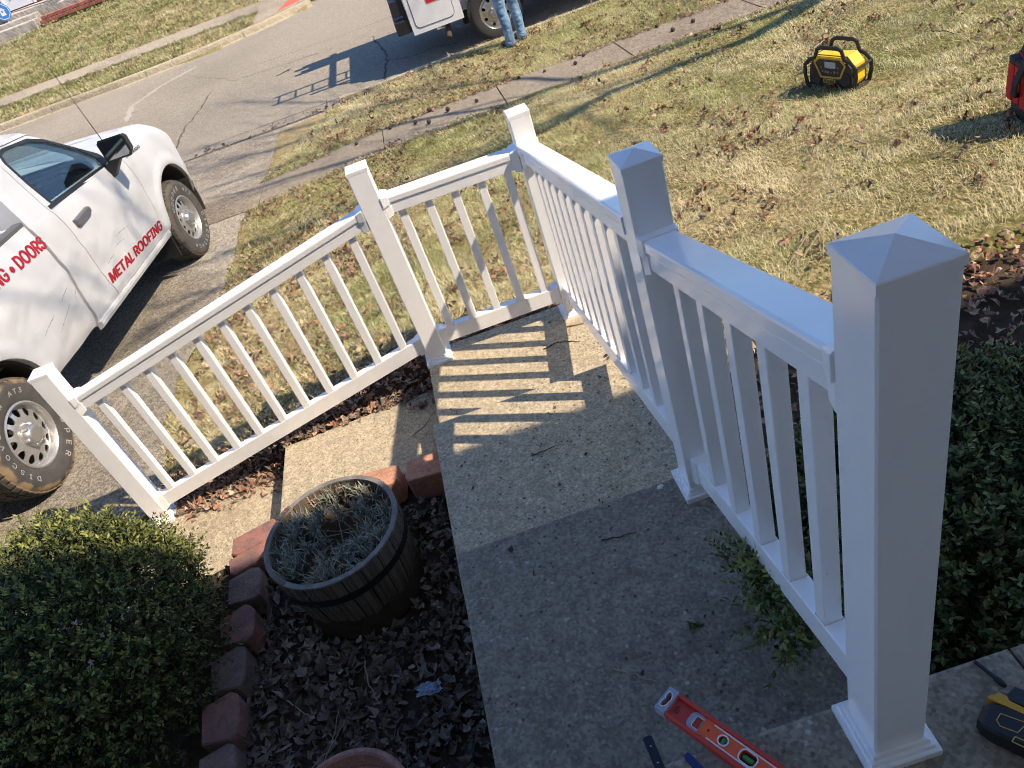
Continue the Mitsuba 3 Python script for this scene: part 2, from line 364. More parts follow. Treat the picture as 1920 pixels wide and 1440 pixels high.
rail(POST[2][:2], POST[3][:2], .291, .294, -.497, -.508, 5, .134)
rail(POST[3][:2], POST[4][:2], .266, -.160, -.520, -.951, 11, .158)

# ------------------------------------------------------------------ our own house behind the camera: its eave shades the porch
def brickwall(p, n, uv):
    h = p.x; v = p.z
    row = dr.floor(v / .075); u = (h + .11 * (row - 2 * dr.floor(row / 2))) / .22
    fu = u - dr.floor(u); fv = v / .075 - row
    joint = SS(.03, .07, fu) * SS(.97, .93, fu) * SS(.08, .16, fv) * SS(.98, .9, fv)
    return MX((.55, .53, .48), MX((.42, .37, .31), (.60, .55, .47), mikit.cell_rand(dr.floor(u), row)), joint)
M('house_brick', brickwall, .9); M('white_trim', (.75, .74, .7), .5); M('shingle', (.12, .11, .10), .9)
HS = thing('house', 'brick house with overhanging eave behind the porch, shading the walk', 'house')
obj('wall', box3((-7.5, -7.0, -1.3), (9.5, -1.74, 4.24), .01), 'house_brick', HS)
EY, EZ = -0.159, 4.20   # eave edge
rf = hull([[-8, EY, EZ + .02], [10, EY, EZ + .02], [-8, EY, EZ - .02], [10, EY, EZ - .02], [-8, -4.4, 6.0], [10, -4.4, 6.0], [-8, -4.4, 5.94], [10, -4.4, 5.94]])
obj('roof', rf, 'shingle', HS)
obj('roof', hull([[-8, -9.4, EZ], [10, -9.4, EZ], [-8, -4.405, 6.0], [10, -4.405, 6.0], [-8, -9.4, EZ - .04], [10, -9.4, EZ - .04], [-8, -4.405, 5.94], [10, -4.405, 5.94]]), 'shingle', HS)
obj('soffit', box3((-7.9, -1.735, 4.245), (9.9, EY - .09, 4.27), .002), 'white_trim', HS)
obj('gutter', box3((-8, EY - .085, EZ - .09), (10, EY + .02, EZ - .025), .01), 'white_trim', HS)
# ------------------------------------------------------------------ foliage, leaf and grass builders (all seeded, numpy)
def rnd(n, a=0., b=1.): return rng.uniform(a, b, n)
def unit(v): return v / (np.linalg.norm(v, axis=-1, keepdims=True) + 1e-12)
def mesh_of(V, F): return trimesh.Trimesh(V, F, process=False)
def frames(nrm, ang):
    a = unit(np.cross(nrm, np.where(np.abs(nrm[:, 2:3]) < .9, [[0, 0, 1.]], [[1., 0, 0]]))); b = np.cross(nrm, a)
    c, s = np.cos(ang)[:, None], np.sin(ang)[:, None]
    return a * c + b * s, b * c - a * s
def litter(pos, size, tilt, cols, curl=.5, lobes=True):
    'curled dead leaves: a lobed outline of 10 points round a centre'
    n = len(pos)
    nrm = unit(np.c_[rng.normal(0, tilt, n), rng.normal(0, tilt, n), np.ones(n)])
    u, v = frames(nrm, rnd(n, 0, 6.28)); K = 10
    th = np.arange(K) / K * 2 * math.pi
    b1 = np.array([1, .60, .86, .55, .70, .45, .70, .55, .86, .60]); b2 = np.array([1, .72, .48, .42, .48, .85, .48, .42, .48, .72])
    base = np.where((rnd(n) < (.5 if lobes else 0.))[:, None], b1, b2)
    r = base * rnd((n, K), .7, 1.25) * size[:, None]
    asp = rnd(n, .6, 1.)[:, None]
    x, y = r * np.cos(th), r * np.sin(th) * asp
    k1, k2 = rng.normal(0, curl, n)[:, None], rng.normal(curl * .6, curl, n)[:, None]
    z = (k1 * x * x + k2 * y * y) / size[:, None] + rnd((n, K), -.1, .1) * size[:, None]
    P = pos[:, None] + x[..., None] * u[:, None] + y[..., None] * v[:, None] + z[..., None] * nrm[:, None]
    V = np.concatenate([pos[:, None], P], 1).reshape(-1, 3)
    F = np.array([[0, 1 + k, 1 + (k + 1) % K] for k in range(K)])
    F = (F[None] + (np.arange(n) * (K + 1))[:, None, None]).reshape(-1, 3)
    C = np.repeat(cols, K + 1, 0) * rnd(n * (K + 1), .8, 1.15)[:, None]
    return V, F, np.clip(C, 0, 1)
def blades(pos, L, wd, lean, cols, az=None):
    n = len(pos); az = rnd(n, 0, 6.28) if az is None else az
    d = np.c_[np.cos(az), np.sin(az), np.zeros(n)]; s = np.c_[-np.sin(az), np.cos(az), np.zeros(n)] * wd[:, None] / 2
    up = np.array([0, 0, 1.])
    m = pos + (d * np.sin(lean * .6)[:, None] + up * np.cos(lean * .6)[:, None]) * (L * .5)[:, None]
    t = m + (d * np.sin(lean * 1.25)[:, None] + up * np.cos(lean * 1.25)[:, None]) * (L * .5)[:, None]
    V = np.stack([pos - s, pos + s, m - s * .8, m + s * .8, t], 1).reshape(-1, 3)
    F = (np.array([[0, 1, 3], [0, 3, 2], [2, 3, 4]])[None] + (np.arange(n) * 5)[:, None, None]).reshape(-1, 3)
    C = np.stack([cols * .75, cols * .75, cols, cols, cols * 1.1], 1).reshape(-1, 3)
    return V, F, np.clip(C, 0, 1)
def join(parts):
    V, F, C, o = [], [], [], 0
    for v, f, c in parts: V.append(v); F.append(f + o); C.append(c); o += len(v)
    return mesh_of(np.vstack(V), np.vstack(F)), np.vstack(C)
def vcobj(name, parts, mat, parent=None, **kw):
    m, c = join(parts); return obj(name, m, mat, parent, color=c, **kw)
def pick(pal, n, var=.2):
    pal = np.array(pal); return pal[rng.integers(0, len(pal), n)] * rnd(n, 1 - var, 1 + var)[:, None]

# ------------------------------------------------------------------ lawns
GR = []
def lawn(x0, x1, y0, y1, dens, keep, L=(.025, .065), w=(.0022, .0042), zf=G, green=0., lean=(.5, 1.55), tone=1.):
    n = int((x1 - x0) * (y1 - y0) * dens); x, y = rnd(n, x0, x1), rnd(n, y0, y1)
    k = keep(x, y); x, y = x[k], y[k]; p = np.c_[x, y, x * 0]
    clump = meshkit.fbm(p * [5, 5, 1], 3, 3); patch = meshkit.fbm(p * [.8, .8, 1] + 7, 3, 9); fine = meshkit.noise(p * [22, 22, 1], 4)
    k = rnd(len(x)) < .35 + 1.1 * ss(.3, .62, clump); x, y, clump, patch, fine = x[k], y[k], clump[k], patch[k], fine[k]
    n = len(x); g = ss(.40, .68, patch * .7 + fine * .3 + green + rng.normal(0, .13, n))[:, None]
    dry = pick([(.70, .62, .385), (.62, .545, .33), (.78, .70, .46), (.44, .36, .21), (.64, .58, .33)], n, .3)
    grn = pick([(.30, .34, .12), (.37, .40, .15), (.44, .46, .19), (.22, .26, .09)], n, .25)
    c = dry * (1 - g) + grn * g
    c = c * tone
    Lh = rnd(n, *L) * (.7 + .6 * clump)
    flow = meshkit.noise(np.c_[x * 2.2, y * 2.2, x * 0], 8) * 12 + rng.normal(0, 1.1, n)
    GR.append(blades(np.c_[x, y, zf(x, y) - .004], Lh, rnd(n, *w), rnd(n, *lean), c, flow))
def front(x, y):
    return (x > drive_edge(y) + .02 + .1 * (rnd(len(x)) - .5)) & ~((x < .02) & (y < 3.02)) & ~((y < 3.1 + .12 * rnd(len(x))) & (x < .1)) & (y > 2.15 + .3 * meshkit.noise(np.c_[x * 3, y * 3, x]) + .15 * rnd(len(x)) - .1 * ss(.5, 2, x)) & (y < 8.13 + .07 * rnd(len(x)))
lawn(-3.1, 3.4, 2.0, 4.4, 9000, front)
lawn(-3.1, 4.2, 4.4, 6.2, 7000, front)
lawn(-3.1, 5.2, 6.2, 8.2, 5500, front)
lawn(3.4, 5.2, 2.0, 4.4, 1500, front); lawn(4.2, 8.5, 4.4, 9.0, 1500, lambda x, y: (y < 8.15))
def verge(x, y):
    e = np.interp(y, [8.9, 9.4, 10.3, 11.5], [-2.85, -2.68, -2.3, -1.85])
    return (x > e + .1 * rnd(len(x))) & (y > 8.9 + .06 * rnd(len(x))) & (y < 11.36)
lawn(-2.9, 5.0, 8.9, 11.4, 4600, verge, green=.03, L=(.03, .09))
far = lambda x, y: far_z(x, y)
lawn(-2.7, -1.4, 9.5, 11.4, 4000, verge, L=(.03, .08))
lawn(-20, -3.9, 23.2, 33.2, 330, lambda x, y: x > -40, L=(.06, .13), w=(.012, .03), zf=far, green=.10, tone=.72)
lawn(-20, -3.9, 19.75, 21.95, 420, lambda x, y: y > kerb_far(x) + .17, L=(.06, .12), w=(.012, .026), zf=far, green=.10, tone=.72)
vcobj('grass', GR, 'grass_mat', label='short dry tan and green lawn grass around the walk and street', cat='grass', kind='stuff')

# ------------------------------------------------------------------ fallen leaves
LV = []
def clumps(m, x0, x1, y0, y1, keep, pal):
    cx, cy = rnd(m, x0, x1), rnd(m, y0, y1); k = np.repeat(np.arange(m), rng.integers(3, 10, m)); n = len(k)
    x, y = cx[k] + rng.normal(0, .035, n), cy[k] + rng.normal(0, .035, n); q = keep(x, y); x, y = x[q], y[q]; n = len(x); s = rnd(n, .014, .036)
    LV.append(litter(np.c_[x, y, G(x, y) + .022 + rnd(n, 0, .025)], s, np.full(n, .7), pick(pal, n, .35), .9))
def scatter(n, x0, x1, y0, y1, keep, pal, size=(.018, .04), zf=G, dz=.008, tilt=.35, curl=.7, heap=0.):
    x, y = rnd(n, x0, x1), rnd(n, y0, y1); k = keep(x, y); x, y = x[k], y[k]; n = len(x)
    s = rnd(n, *size); z = zf(x, y) + dz + rnd(n, 0, heap) + s * .15
    LV.append(litter(np.c_[x, y, z], s, np.full(n, tilt), pick(pal, n, .3), curl))
GREY = [(.15, .115, .085), (.22, .175, .13), (.09, .066, .048), (.30, .25, .20), (.12, .085, .06), (.18, .15, .125)]
RED = [(.36, .19, .11), (.42, .27, .18), (.30, .17, .11), (.48, .36, .26), (.24, .13, .09), (.40, .24, .16)]
TAN = [(.40, .27, .15), (.30, .18, .09), (.46, .36, .22), (.25, .14, .07)]
def nearbarrel(x, y): return np.hypot(x + 1.45, y - 1.68)
bedz = lambda x, y: np.where(x < -.9, -.95 + .05 * ss(.4, -.6, y), -.72)
scatter(4600, -2.0, -.96, -.9, 2.08, lambda x, y: nearbarrel(x, y) > .27, GREY, (.012, .034), bedz, .002, .5, .9, .03)
scatter(1500, -2.0, -.96, -.9, 2.0, lambda x, y: nearbarrel(x, y) > .30, GREY, (.024, .044), bedz, .02, .5, .9, .02)
rz = lambda x, y: np.full(len(x), -.72)
scatter(3800, .06, 2.6, .1, 2.5, lambda x, y: y < 2.2 + .35 * meshkit.noise(np.c_[x * 2, y * 2, x]) - .1 * ss(.5, 2, x), RED, (.014, .036), rz, .0, .45, .9, .035)
scatter(1500, -.95, .0, 2.96, 3.16, lambda x, y: x > -9, RED + GREY, (.012, .03), rz, .004, .45, .9, .03)
fz = lambda x, y: np.where(x > -1.895, -.905, -1.135) * (1 - ss(2.86, 3.12, y)) + (G(x, np.maximum(y, 2.97)) - .006) * ss(2.86, 3.12, y)
scatter(2600, -2.85, -.95, 2.84, 3.34, lambda x, y: y < 3.05 + .3 * rnd(len(x)), RED + GREY, (.012, .034), fz, .004, .45, .9, .025)
scatter(700, -3.2, -2.12, -.3, 2.15, lambda x, y: x > -9, GREY, (.014, .036), G, .02, .45, .9, .02)
scatter(650, -2.65, -1.9, 2.62, 2.98, lambda x, y: y > 2.72 + .25 * rnd(len(x)), RED + RED + GREY, (.012, .034), lambda x, y: np.full(len(x), -1.118), .002, .3, .7, .02)
scatter(260, -1.9, -.96, 2.72, 2.9, lambda x, y: (y > 2.80 + .05 * rnd(len(x))) | (x > -1.15), RED + GREY, (.01, .03), lambda x, y: np.full(len(x), -.885), .002, .3, .7, .015)
cl = lambda t, s: (lambda x, y: meshkit.fbm(np.c_[x * s, y * s, x * 0], 3, 21) + .25 * rnd(len(x)) > t)
scatter(9000, -2.9, 5, 2.5, 8.1, lambda x, y: cl(.74, 2.6)(x, y) & front(x, y), TAN + RED + GREY, (.014, .034), G, .034, .5, .9)
scatter(3200, -2.9, -.9, 3.2, 8.1, lambda x, y: cl(.62, 1.6)(x, y) & front(x, y), RED + TAN + GREY, (.012, .034), G, .034, .5, .9)
scatter(3600, -2.7, 5, 8.95, 11.3, lambda x, y: cl(.66, 1.3)(x, y) & verge(x, y), TAN + RED + GREY, (.014, .036), G, .038, .5, .9)
scatter(900, -2.4, 5, 8.86, 9.05, lambda x, y: meshkit.noise(np.c_[x * 2, y * 0, x * 0], 5) > .42, RED + GREY, (.012, .032), lambda x, y: G(x, y) + .01, .008, .4, .9)
scatter(160, -4.2, 0, 11.4, 11.8, lambda x, y: y > 11.45 + .2 * rnd(len(x)), GREY, (.02, .05), lambda x, y: street_z(x, y), .004, .4, .9)
scatter(60, -.86, 0, .2, 2.9, lambda x, y: x > -2, GREY, (.006, .016), lambda x, y: np.where(y < 1.1, -.288, np.where(y < 2.062, -.488, -.687)), .002, .3, .9)
clumps(230, -2.8, 5, 2.6, 8.1, front, [(.16, .085, .05), (.11, .065, .045), (.24, .13, .075), (.33, .2, .12)])
clumps(110, -2.6, 5, 9, 11.3, verge, [(.16, .085, .05), (.11, .065, .045), (.24, .13, .075)])
scatter(230, -.86, -.05, 1.12, 2.0, lambda x, y: np.hypot(x + .42, (y - 1.62) * .8) < .12 + .3 * rnd(len(x)), GREY, (.003, .011), lambda x, y: np.full(len(x), -.488), .002, .25, .6)
scatter(160, -.9, .0, 2.1, 2.9, lambda x, y: (x > -.25) | (x < -.85), RED, (.003, .010), lambda x, y: np.full(len(x), -.687), .002, .25, .6)
vcobj('fallen_leaves', LV, 'leaf_mat', label='dry brown curled fallen leaves littering the beds and lawn', cat='leaves', kind='stuff')

# soil of the beds (a sheet with lumps)
def bed_sheet(x0, x1, y0, y1, zf, amp):
    return sheet(lin(x0, x1, int((x1 - x0) / .03)), lin(y0, y1, int((y1 - y0) / .03)), lambda X, Y: zf(X, Y) + amp * (meshkit.fbm(np.stack([X * 12, Y * 12, X * 0], -1), 3) - .5))
obj('garden_bed', cat(bed_sheet(-2.15, -.86, -1.7, 2.25, lambda X, Y: bedz(X, Y) - .01 + 0 * X, .03), bed_sheet(.05, 2.9, .09, 2.35, lambda X, Y: -.735 + .01 * np.cos(X) - .06 * ss(2.1, 2.35, Y), .03),
    bed_sheet(-.98, .1, 2.9, 3.34, lambda X, Y: -.722 - .05 * ss(3.2, 3.34, Y) + 0 * X, .02), bed_sheet(-2.95, -.955, 2.80, 3.34, lambda X, Y: np.where(X > -1.895, -.905, -1.135) * (1 - ss(2.86, 3.12, Y)) + (G(X, np.maximum(Y, 2.97)) - .006) * ss(2.86, 3.12, Y) - .04 * ss(3.2, 3.34, Y), .02),
    bed_sheet(-3.3, -2.13, -1.7, 2.18, lambda X, Y: G(X, Y) + .012, .02)), 'soil', smooth=True, kind='structure')

# ------------------------------------------------------------------ boxwood shrubs
def shrub(c, r, nsprig, seed, nl=9, size=(.009, .016), pal=((.042, .066, .017), (.058, .082, .023), (.034, .050, .016), (.08, .095, .03)), young=(.36, .37, .075), stems=26, flat=1., core=.35, tip=.3):
    g = np.random.default_rng(seed); c, r = np.array(c, float), np.array(r, float)
    d = unit(g.normal(0, 1, (nsprig, 3))); d[:, 2] = np.abs(d[:, 2]) * 1.0 - .25 * (g.random(nsprig) < .45); d = unit(d)
    lump = .80 + .42 * meshkit.fbm(d * 2.3 + seed, 3, seed)
    rad = lump * (core + (1 - core) * g.random(nsprig) ** .38)
    base = c + d * rad[:, None] * r
    k = base[:, 2] > c[2] - .97 * r[2]
    base, d, rad = base[k], d[k], rad[k] / lump[k]; n = len(base)
    ax = unit(d * [1, 1, .9] + [0, 0, .45] + g.normal(0, .38, (n, 3)))
    Ls = g.uniform(.05, .11, n)
    V, C = [], []
    for j in range(nl):
        t = (j + .6) / nl
        p = base + ax * (Ls * t)[:, None]
        side = unit(np.cross(ax, g.normal(0, 1, (n, 3)))); out = unit(side * .8 + ax * .65)
        wv = unit(np.cross(out, ax + g.normal(0, .3, (n, 3)))); nn = np.cross(out, wv)
        s = g.uniform(*size, n) * (1 - .25 * t)
        a, b = out * s[:, None], wv * (s * .42)[:, None]; h = nn * (s * .12)[:, None]
        V.append(np.stack([p, p + a * .9 + b + h, p + a * 1.9, p + a * .9 - b + h], 1))
        pc = np.array(pal)[g.integers(0, len(pal), n)] * g.uniform(.7, 1.3, n)[:, None]
        y = np.clip((np.clip((rad - .80) / .2, 0, 1) * tip * g.random(n) * (t > .45)) * np.clip(.55 + 1.3 * d[:, 2], .2, 1.6), 0, 1)[:, None]  # tip yellow grows toward the top: young growth plus sunlight painted into leaf colour
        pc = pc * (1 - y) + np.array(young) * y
        br = (g.random(n) < .012)[:, None]; pc = pc * (1 - br) + np.array([.2, .11, .05]) * br
        C.append(np.repeat(pc[:, None], 4, 1))
    V = np.concatenate(V, 0).reshape(-1, 3); C = np.concatenate(C, 0).reshape(-1, 3); q = np.arange(len(V) // 4)[:, None] * 4
    F = np.vstack([q + [0, 1, 2], q + [0, 2, 3]])
    st = []
    for i in range(stems):
        e = c + unit(g.normal(0, 1, 3) * [1, 1, .6] + [0, 0, .7]) * r * g.uniform(.6, .92); b0 = np.array([c[0], c[1], c[2] - r[2] * .97]) + g.normal(0, .05, 3) * [1, 1, 0]
        m = (b0 + e) / 2 + g.normal(0, .05, 3); st.append(tube([b0, m, e], [.009, .006, .002], 5))
    return (V, F, np.clip(C, 0, 1)), cat(st)
M('twig', (.16, .11, .075), .9); M('twig_pale', (.36, .29, .21), .9); M('twig_dark', (.055, .04, .032), .9)
def bush(name, label, group=None, extra=None, **kw):
    fol, st = shrub(**kw); t = thing(name, label, 'shrub', group)
    vcobj('foliage', [fol] + ([extra] if extra else []), 'box_mat', t, kind='stuff'); obj('stems', st, 'twig', t)
    return t
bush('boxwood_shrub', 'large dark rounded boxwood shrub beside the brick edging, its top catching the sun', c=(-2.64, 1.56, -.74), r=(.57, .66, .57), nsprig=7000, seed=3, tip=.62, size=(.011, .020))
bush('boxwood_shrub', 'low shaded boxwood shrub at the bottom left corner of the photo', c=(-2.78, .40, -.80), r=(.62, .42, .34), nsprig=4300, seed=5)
SPAL = ((.095, .14, .04), (.13, .18, .055), (.075, .105, .03), (.17, .20, .07))
sp, _ = shrub(c=(.0, .46, -.15), r=(.06, .13, .08), nsprig=150, seed=31, stems=1, core=.2, size=(.012, .019), tip=.5, pal=SPAL)
sp2, _ = shrub(c=(-.055, .60, -.17), r=(.05, .035, .03), nsprig=26, seed=33, stems=1, core=.2, size=(.012, .017), tip=.5, pal=SPAL)
sp3, _ = shrub(c=(-.05, .40, -.2), r=(.05, .08, .05), nsprig=60, seed=34, stems=1, core=.2, size=(.012, .017), tip=.5, pal=SPAL)
ex = join([sp, sp2, sp3]); ex = (np.asarray(ex[0].vertices), np.asarray(ex[0].faces), ex[1])
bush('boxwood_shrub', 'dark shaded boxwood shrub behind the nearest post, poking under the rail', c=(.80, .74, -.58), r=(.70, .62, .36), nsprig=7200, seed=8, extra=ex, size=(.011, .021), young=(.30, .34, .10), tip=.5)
# ------------------------------------------------------------------ edging blocks round the bed
def stone(base, dark, s=1.):
    def fn(p, n, uv):
        a = FB(p.x * 14, p.y * 14, p.z * 14, octaves=3); g = N(p.x * 330, p.y * 330, p.z * 330); h = N(p.x * 150, p.y * 150, p.z * 150)
        return MX(dark, base, SS(.3, .7, a)) * (.65 + .5 * h + .25 * g) + mi.Color3f(.30) * SS(.965, 1., N(p.x * 210, p.y * 210, p.z * 210 + 9))
    return fn
sb = lambda p, n, uv: .003 * N(p.x * 90, p.y * 90, p.z * 90) + .002 * N(p.x * 240, p.y * 240, p.z * 240)
M('block_red', stone((.34, .155, .115), (.20, .12, .105)), .9, bump=sb); M('block_grey', stone((.235, .165, .13), (.15, .11, .095)), .9, bump=sb)
M('block_orange', stone((.50, .26, .165), (.38, .185, .12)), .9, bump=sb)
def block(x, y, z, l, w, h, yaw, mat, label, wedge=.78, seed=0):
    g = np.random.default_rng(seed); P = []
    pl = [(-l / 2, -w * .30), (-l * .40, -w / 2), (l * .40, -w / 2), (l / 2, -w * .30), (l / 2 * wedge, w / 2), (-l / 2 * wedge, w / 2), (-l * .2, -w * .56), (l * .2, -w * .56)]
    for px, py in pl:
        j = g.normal(0, .004, 2)
        for zz, k in ((-h / 2, .98), (-h / 2 + .008, 1.), (h / 2 - .007, 1.), (h / 2, .955)):
            P.append([(px + j[0]) * k, (py + j[1]) * k, zz + (g.normal(0, .0015) if zz > 0 else 0)])
    m = place(hull(P), yaw, (x, y, z - h / 2)); m = xf(m, mat4())
    return obj('edging_block', m, mat, label=label, cat='edging block', group='edging blocks round the bed')
BL = [(-1.985, 2.125, -.825, .25, .115, .13, 14, 'block_red', 'long brown edging block half in sun at the corner left of the barrel'),
      (-2.005, 2.005, -.83, .21, .11, .12, 22, 'block_red', 'reddish edging block just left of the barrel rim, below the corner block'),
      (-2.02, 1.835, -.835, .20, .155, .12, 95, 'block_grey', 'dark grey edging block left of the barrel between two reddish ones'),
      (-2.03, 1.615, -.83, .21, .15, .12, 97, 'block_red', 'reddish edging block with curved left face, lower left of the barrel'),
      (-2.045, 1.395, -.83, .215, .15, .12, 96, 'block_grey', 'charcoal edging block beside the big shrub, with reddish right side'),
      (-2.055, 1.18, -.83, .22, .15, .12, 95, 'block_red', 'reddish brown edging block, second from the bottom of the photo'),
      (-2.05, .965, -.84, .21, .15, .12, 93, 'block_grey', 'dark edging block cut by the bottom of the photo'),
      (-1.71, 2.205, -.815, .27, .10, .14, 8, 'block_orange', 'orange edging brick mostly hidden behind the barrel rim'),
      (-1.345, 2.195, -.795, .27, .125, .15, -8, 'block_orange', 'sunlit orange edging brick right of the barrel against the side step'),
      (-1.075, 2.165, -.795, .22, .145, .15, -4, 'block_orange', 'broken edging brick in the corner between side step and walkway')]
for i, (x, y, z, l, w, h, yaw, mat, lab) in enumerate(BL): block(x, y, z, l, w, h, yaw, mat, lab, seed=40 + i, wedge=.9 if i > 6 or i < 2 else .74)

# ------------------------------------------------------------------ half barrel planter
def oldwood(p, n, uv):
    a = dr.atan2(p.y - 1.68, p.x + 1.45) * 7.0
    g = FB(a * 9, p.z * 3., 1., octaves=4); f = N(a * 60, p.z * 9, 2.)
    return MX((.06, .048, .036), (.19, .155, .115), SS(.3, .7, g) * .65 + .35 * f)
M('old_wood', oldwood, .85, bump=lambda p, n, uv: .0025 * FB(dr.atan2(p.y - 1.68, p.x + 1.45) * 90., p.z * 8, 1., octaves=2))
M('old_wood_end', stone((.24, .225, .20), (.15, .14, .125)), .85); M('hoop_steel', (.035, .033, .032), .55, metallic=.6)
BX, BY, B0, B1 = -1.45, 1.68, -.955, -.535
BR = thing('barrel_planter', 'weathered half barrel planter of wooden staves standing in the leaf bed', 'planter')
def brad(t): return .245 + .055 * t + .012 * math.sin(math.pi * t)
NS = 22
for i in range(NS):
    a0, a1 = 2 * math.pi * (i + .035) / NS, 2 * math.pi * (i + .965) / NS; V, F = [], []
    g = np.random.default_rng(100 + i); dz = g.normal(0, .004); do = g.normal(0, .0015)
    zs = lin(0, 1, 6); aa = lin(a0, a1, 3)
    for t in zs:
        for sgn in (0, 1):
            for k, a in enumerate(aa):
                r = brad(t) + do - (.021 if sgn else 0) - (.002 if (k != 1 and not sgn) else 0)
                V.append([BX + r * math.cos(a), BY + r * math.sin(a), B0 + (B1 - B0) * t + (dz if t == 1 else 0)])
    for q in range(5):
        o = q * 6
        ring = [0, 1, 2, 5, 4, 3]
        for k in range(6):
            a, b = o + ring[k], o + ring[(k + 1) % 6]; F += [[a, b, b + 6], [a, b + 6, a + 6]]
    e = 30; F += [[e, e + 1, e + 4], [e, e + 4, e + 3], [e + 1, e + 2, e + 5], [e + 1, e + 5, e + 4], [0, 4, 1], [0, 3, 4], [1, 5, 2], [1, 4, 5]]
    obj('stave', trimesh.Trimesh(np.array(V), np.array(F), process=False), 'old_wood', BR)
def ring(cx, cy, r0, r1, z0, z1, r0b=None, r1b=None, n=64):
    r0b = r0 if r0b is None else r0b; r1b = r1 if r1b is None else r1b
    return xf(lathe([(r0, z0), (r1, z0), (r1b, z1), (r0b, z1), (r0, z0)], n), mat4(t=(cx, cy, 0)))
for t, h in ((.70, .036), (.17, .036)):
    z = B0 + (B1 - B0) * t; ra, rb = brad(t) + .001, brad(t + h / (B1 - B0)) + .001
    k = obj('hoop', ring(BX, BY, ra, ra + .0035, z, z + h, rb, rb + .0035), 'hoop_steel', BR)
    for a in (4.2, 4.35):
        obj('rivet', xf(trimesh.creation.icosphere(2, .006), mat4(t=(BX + (ra + .006) * math.cos(a), BY + (ra + .006) * math.sin(a), z + h / 2))), 'hoop_steel', k)
obj('rim', ring(BX, BY, brad(1) - .0225, brad(1) - .0005, B1 - .003, B1 + .0055), 'old_wood_end', BR)
sd = trimesh.creation.cylinder(brad(.8) - .024, .25, sections=48); obj('soil', xf(sd, mat4(t=(BX, BY, B0 + .145))), 'soil', BR)
# spiky grey-green plant in it
VC('spike_mat', .6, .3)
g = np.random.default_rng(77); PT = []
for i in range(125):
    a, r = g.uniform(0, 6.28), .262 * math.sqrt(g.uniform(.02, 1)); x, y = BX + r * math.cos(a), BY + r * math.sin(a)
    if (x - BX - .02) ** 2 + ((y - BY - .02) * 1.2) ** 2 < .085 ** 2 and g.random() < .8: continue
    n = g.integers(14, 24); el = g.uniform(.1, 1.35, n); d = g.uniform(0, 6.28, n)
    L = g.uniform(.04, .085, n); z0 = B1 - .115 + .03 * g.random() - .06 * (r < .1)
    base = np.c_[x + g.normal(0, .008, n), y + g.normal(0, .008, n), np.full(n, z0) + .025 + g.uniform(0, .035, n)]
    pal = [(.25, .275, .22), (.32, .345, .28), (.19, .215, .165)] if g.random() < .68 else [(.36, .31, .22), (.28, .24, .16), (.2, .21, .15)]
    PT.append(blades(base, L, g.uniform(.0042, .0070, n), el, pick(pal, n, .3), d))
PL = thing('spiky_plant', 'grey green spiky plant with dry tufts filling the barrel planter', 'plant')
vcobj('foliage', PT, 'spike_mat', PL, kind='stuff')
tw = []
for i in range(16):
    a, r = g.uniform(0, 6.28), g.uniform(0, .13); p = np.array([BX + r * math.cos(a), BY + r * math.sin(a), B1 - .135]); d = unit(g.normal(0, 1, 3) * [1, 1, .25] + [0, 0, .3])
    tw.append(tube([p, p + d * .07 + g.normal(0, .012, 3), p + d * g.uniform(.12, .2)], [.003, .0024, .0012], 5))
obj('stems', cat(tw), 'twig_pale', PL)

# ------------------------------------------------------------------ terracotta pot (only the rim in view)
M('terracotta', stone((.40, .205, .155), (.30, .14, .105)), .8)
PX, PY2, PZ = -1.43, .50, -.60
TP = thing('terracotta_pot', 'terracotta flower pot rim at the bottom edge of the photo in the leaf bed', 'flower pot')
obj('body', xf(lathe([(0, -.36), (.145, -.36), (.195, -.06), (.178, -.06), (.13, -.34), (0, -.34)], 56), mat4(t=(PX, PY2, PZ))), 'terracotta', TP, smooth=35)
obj('rim', xf(lathe([(.1955, -.058), (.222, -.056), (.229, -.02), (.228, -.006), (.222, 0), (.212, 0), (.205, -.006), (.196, -.055), (.1955, -.058)], 64), mat4(t=(PX, PY2, PZ))), 'terracotta', TP, smooth=35)
obj('soil', xf(trimesh.creation.cylinder(.168, .02, sections=40), mat4(t=(PX, PY2, PZ - .15))), 'soil', TP)

# ------------------------------------------------------------------ twigs, chips and bits on the ground
def twig(name, pts, r, mat, label, cat_='twig', group=None):
    P = np.array(pts, float); k = np.linspace(0, 1, 14); Q = np.stack([np.interp(k, np.linspace(0, 1, len(P)), P[:, i]) for i in range(3)], 1)
    Q[1:-1, :2] += rng.normal(0, np.linalg.norm(P[-1] - P[0]) * .012, (12, 2))
    return obj(name, tube(Q, np.linspace(r, r * .45, 14), 6), mat, label=label, cat=cat_, group=group)
S1, S2, S3, SA = -.288, -.488, -.687, -.885
twig('twig', [(-.492, .501, S1 + .003), (-.436, .456, S1 + .006), (-.365, .398, S1 + .004)], .0022, 'twig_pale', 'thin pale twig on the concrete in front of the spirit level tip')
twig('twig', [(-.400, .940, S1 + .004), (-.346, .926, S1 + .009), (-.285, .926, S1 + .003)], .0028, 'twig_dark', 'dark bent twig lying alone in the middle of the shaded walk slab')
twig('twig', [(-.330, 2.598, S3 + .003), (-.261, 2.606, S3 + .008), (-.204, 2.597, S3 + .004), (-.14, 2.551, S3 + .003)], .0035, 'twig_dark', 'black crooked twig in the rail shadow on the farthest walk slab')
twig('twig', [(-.170, 2.716, S3 + .004), (-.08, 2.694, S3 + .004)], .0045, 'twig', 'short straight brown stick beside the far corner post')
twig('twig', [(-1.121, 2.440, SA + .07), (-1.058, 2.557, SA + .02), (-.991, 2.672, SA + .01)], .0035, 'twig', 'long brown twig leaning in the shaded corner of the side step')
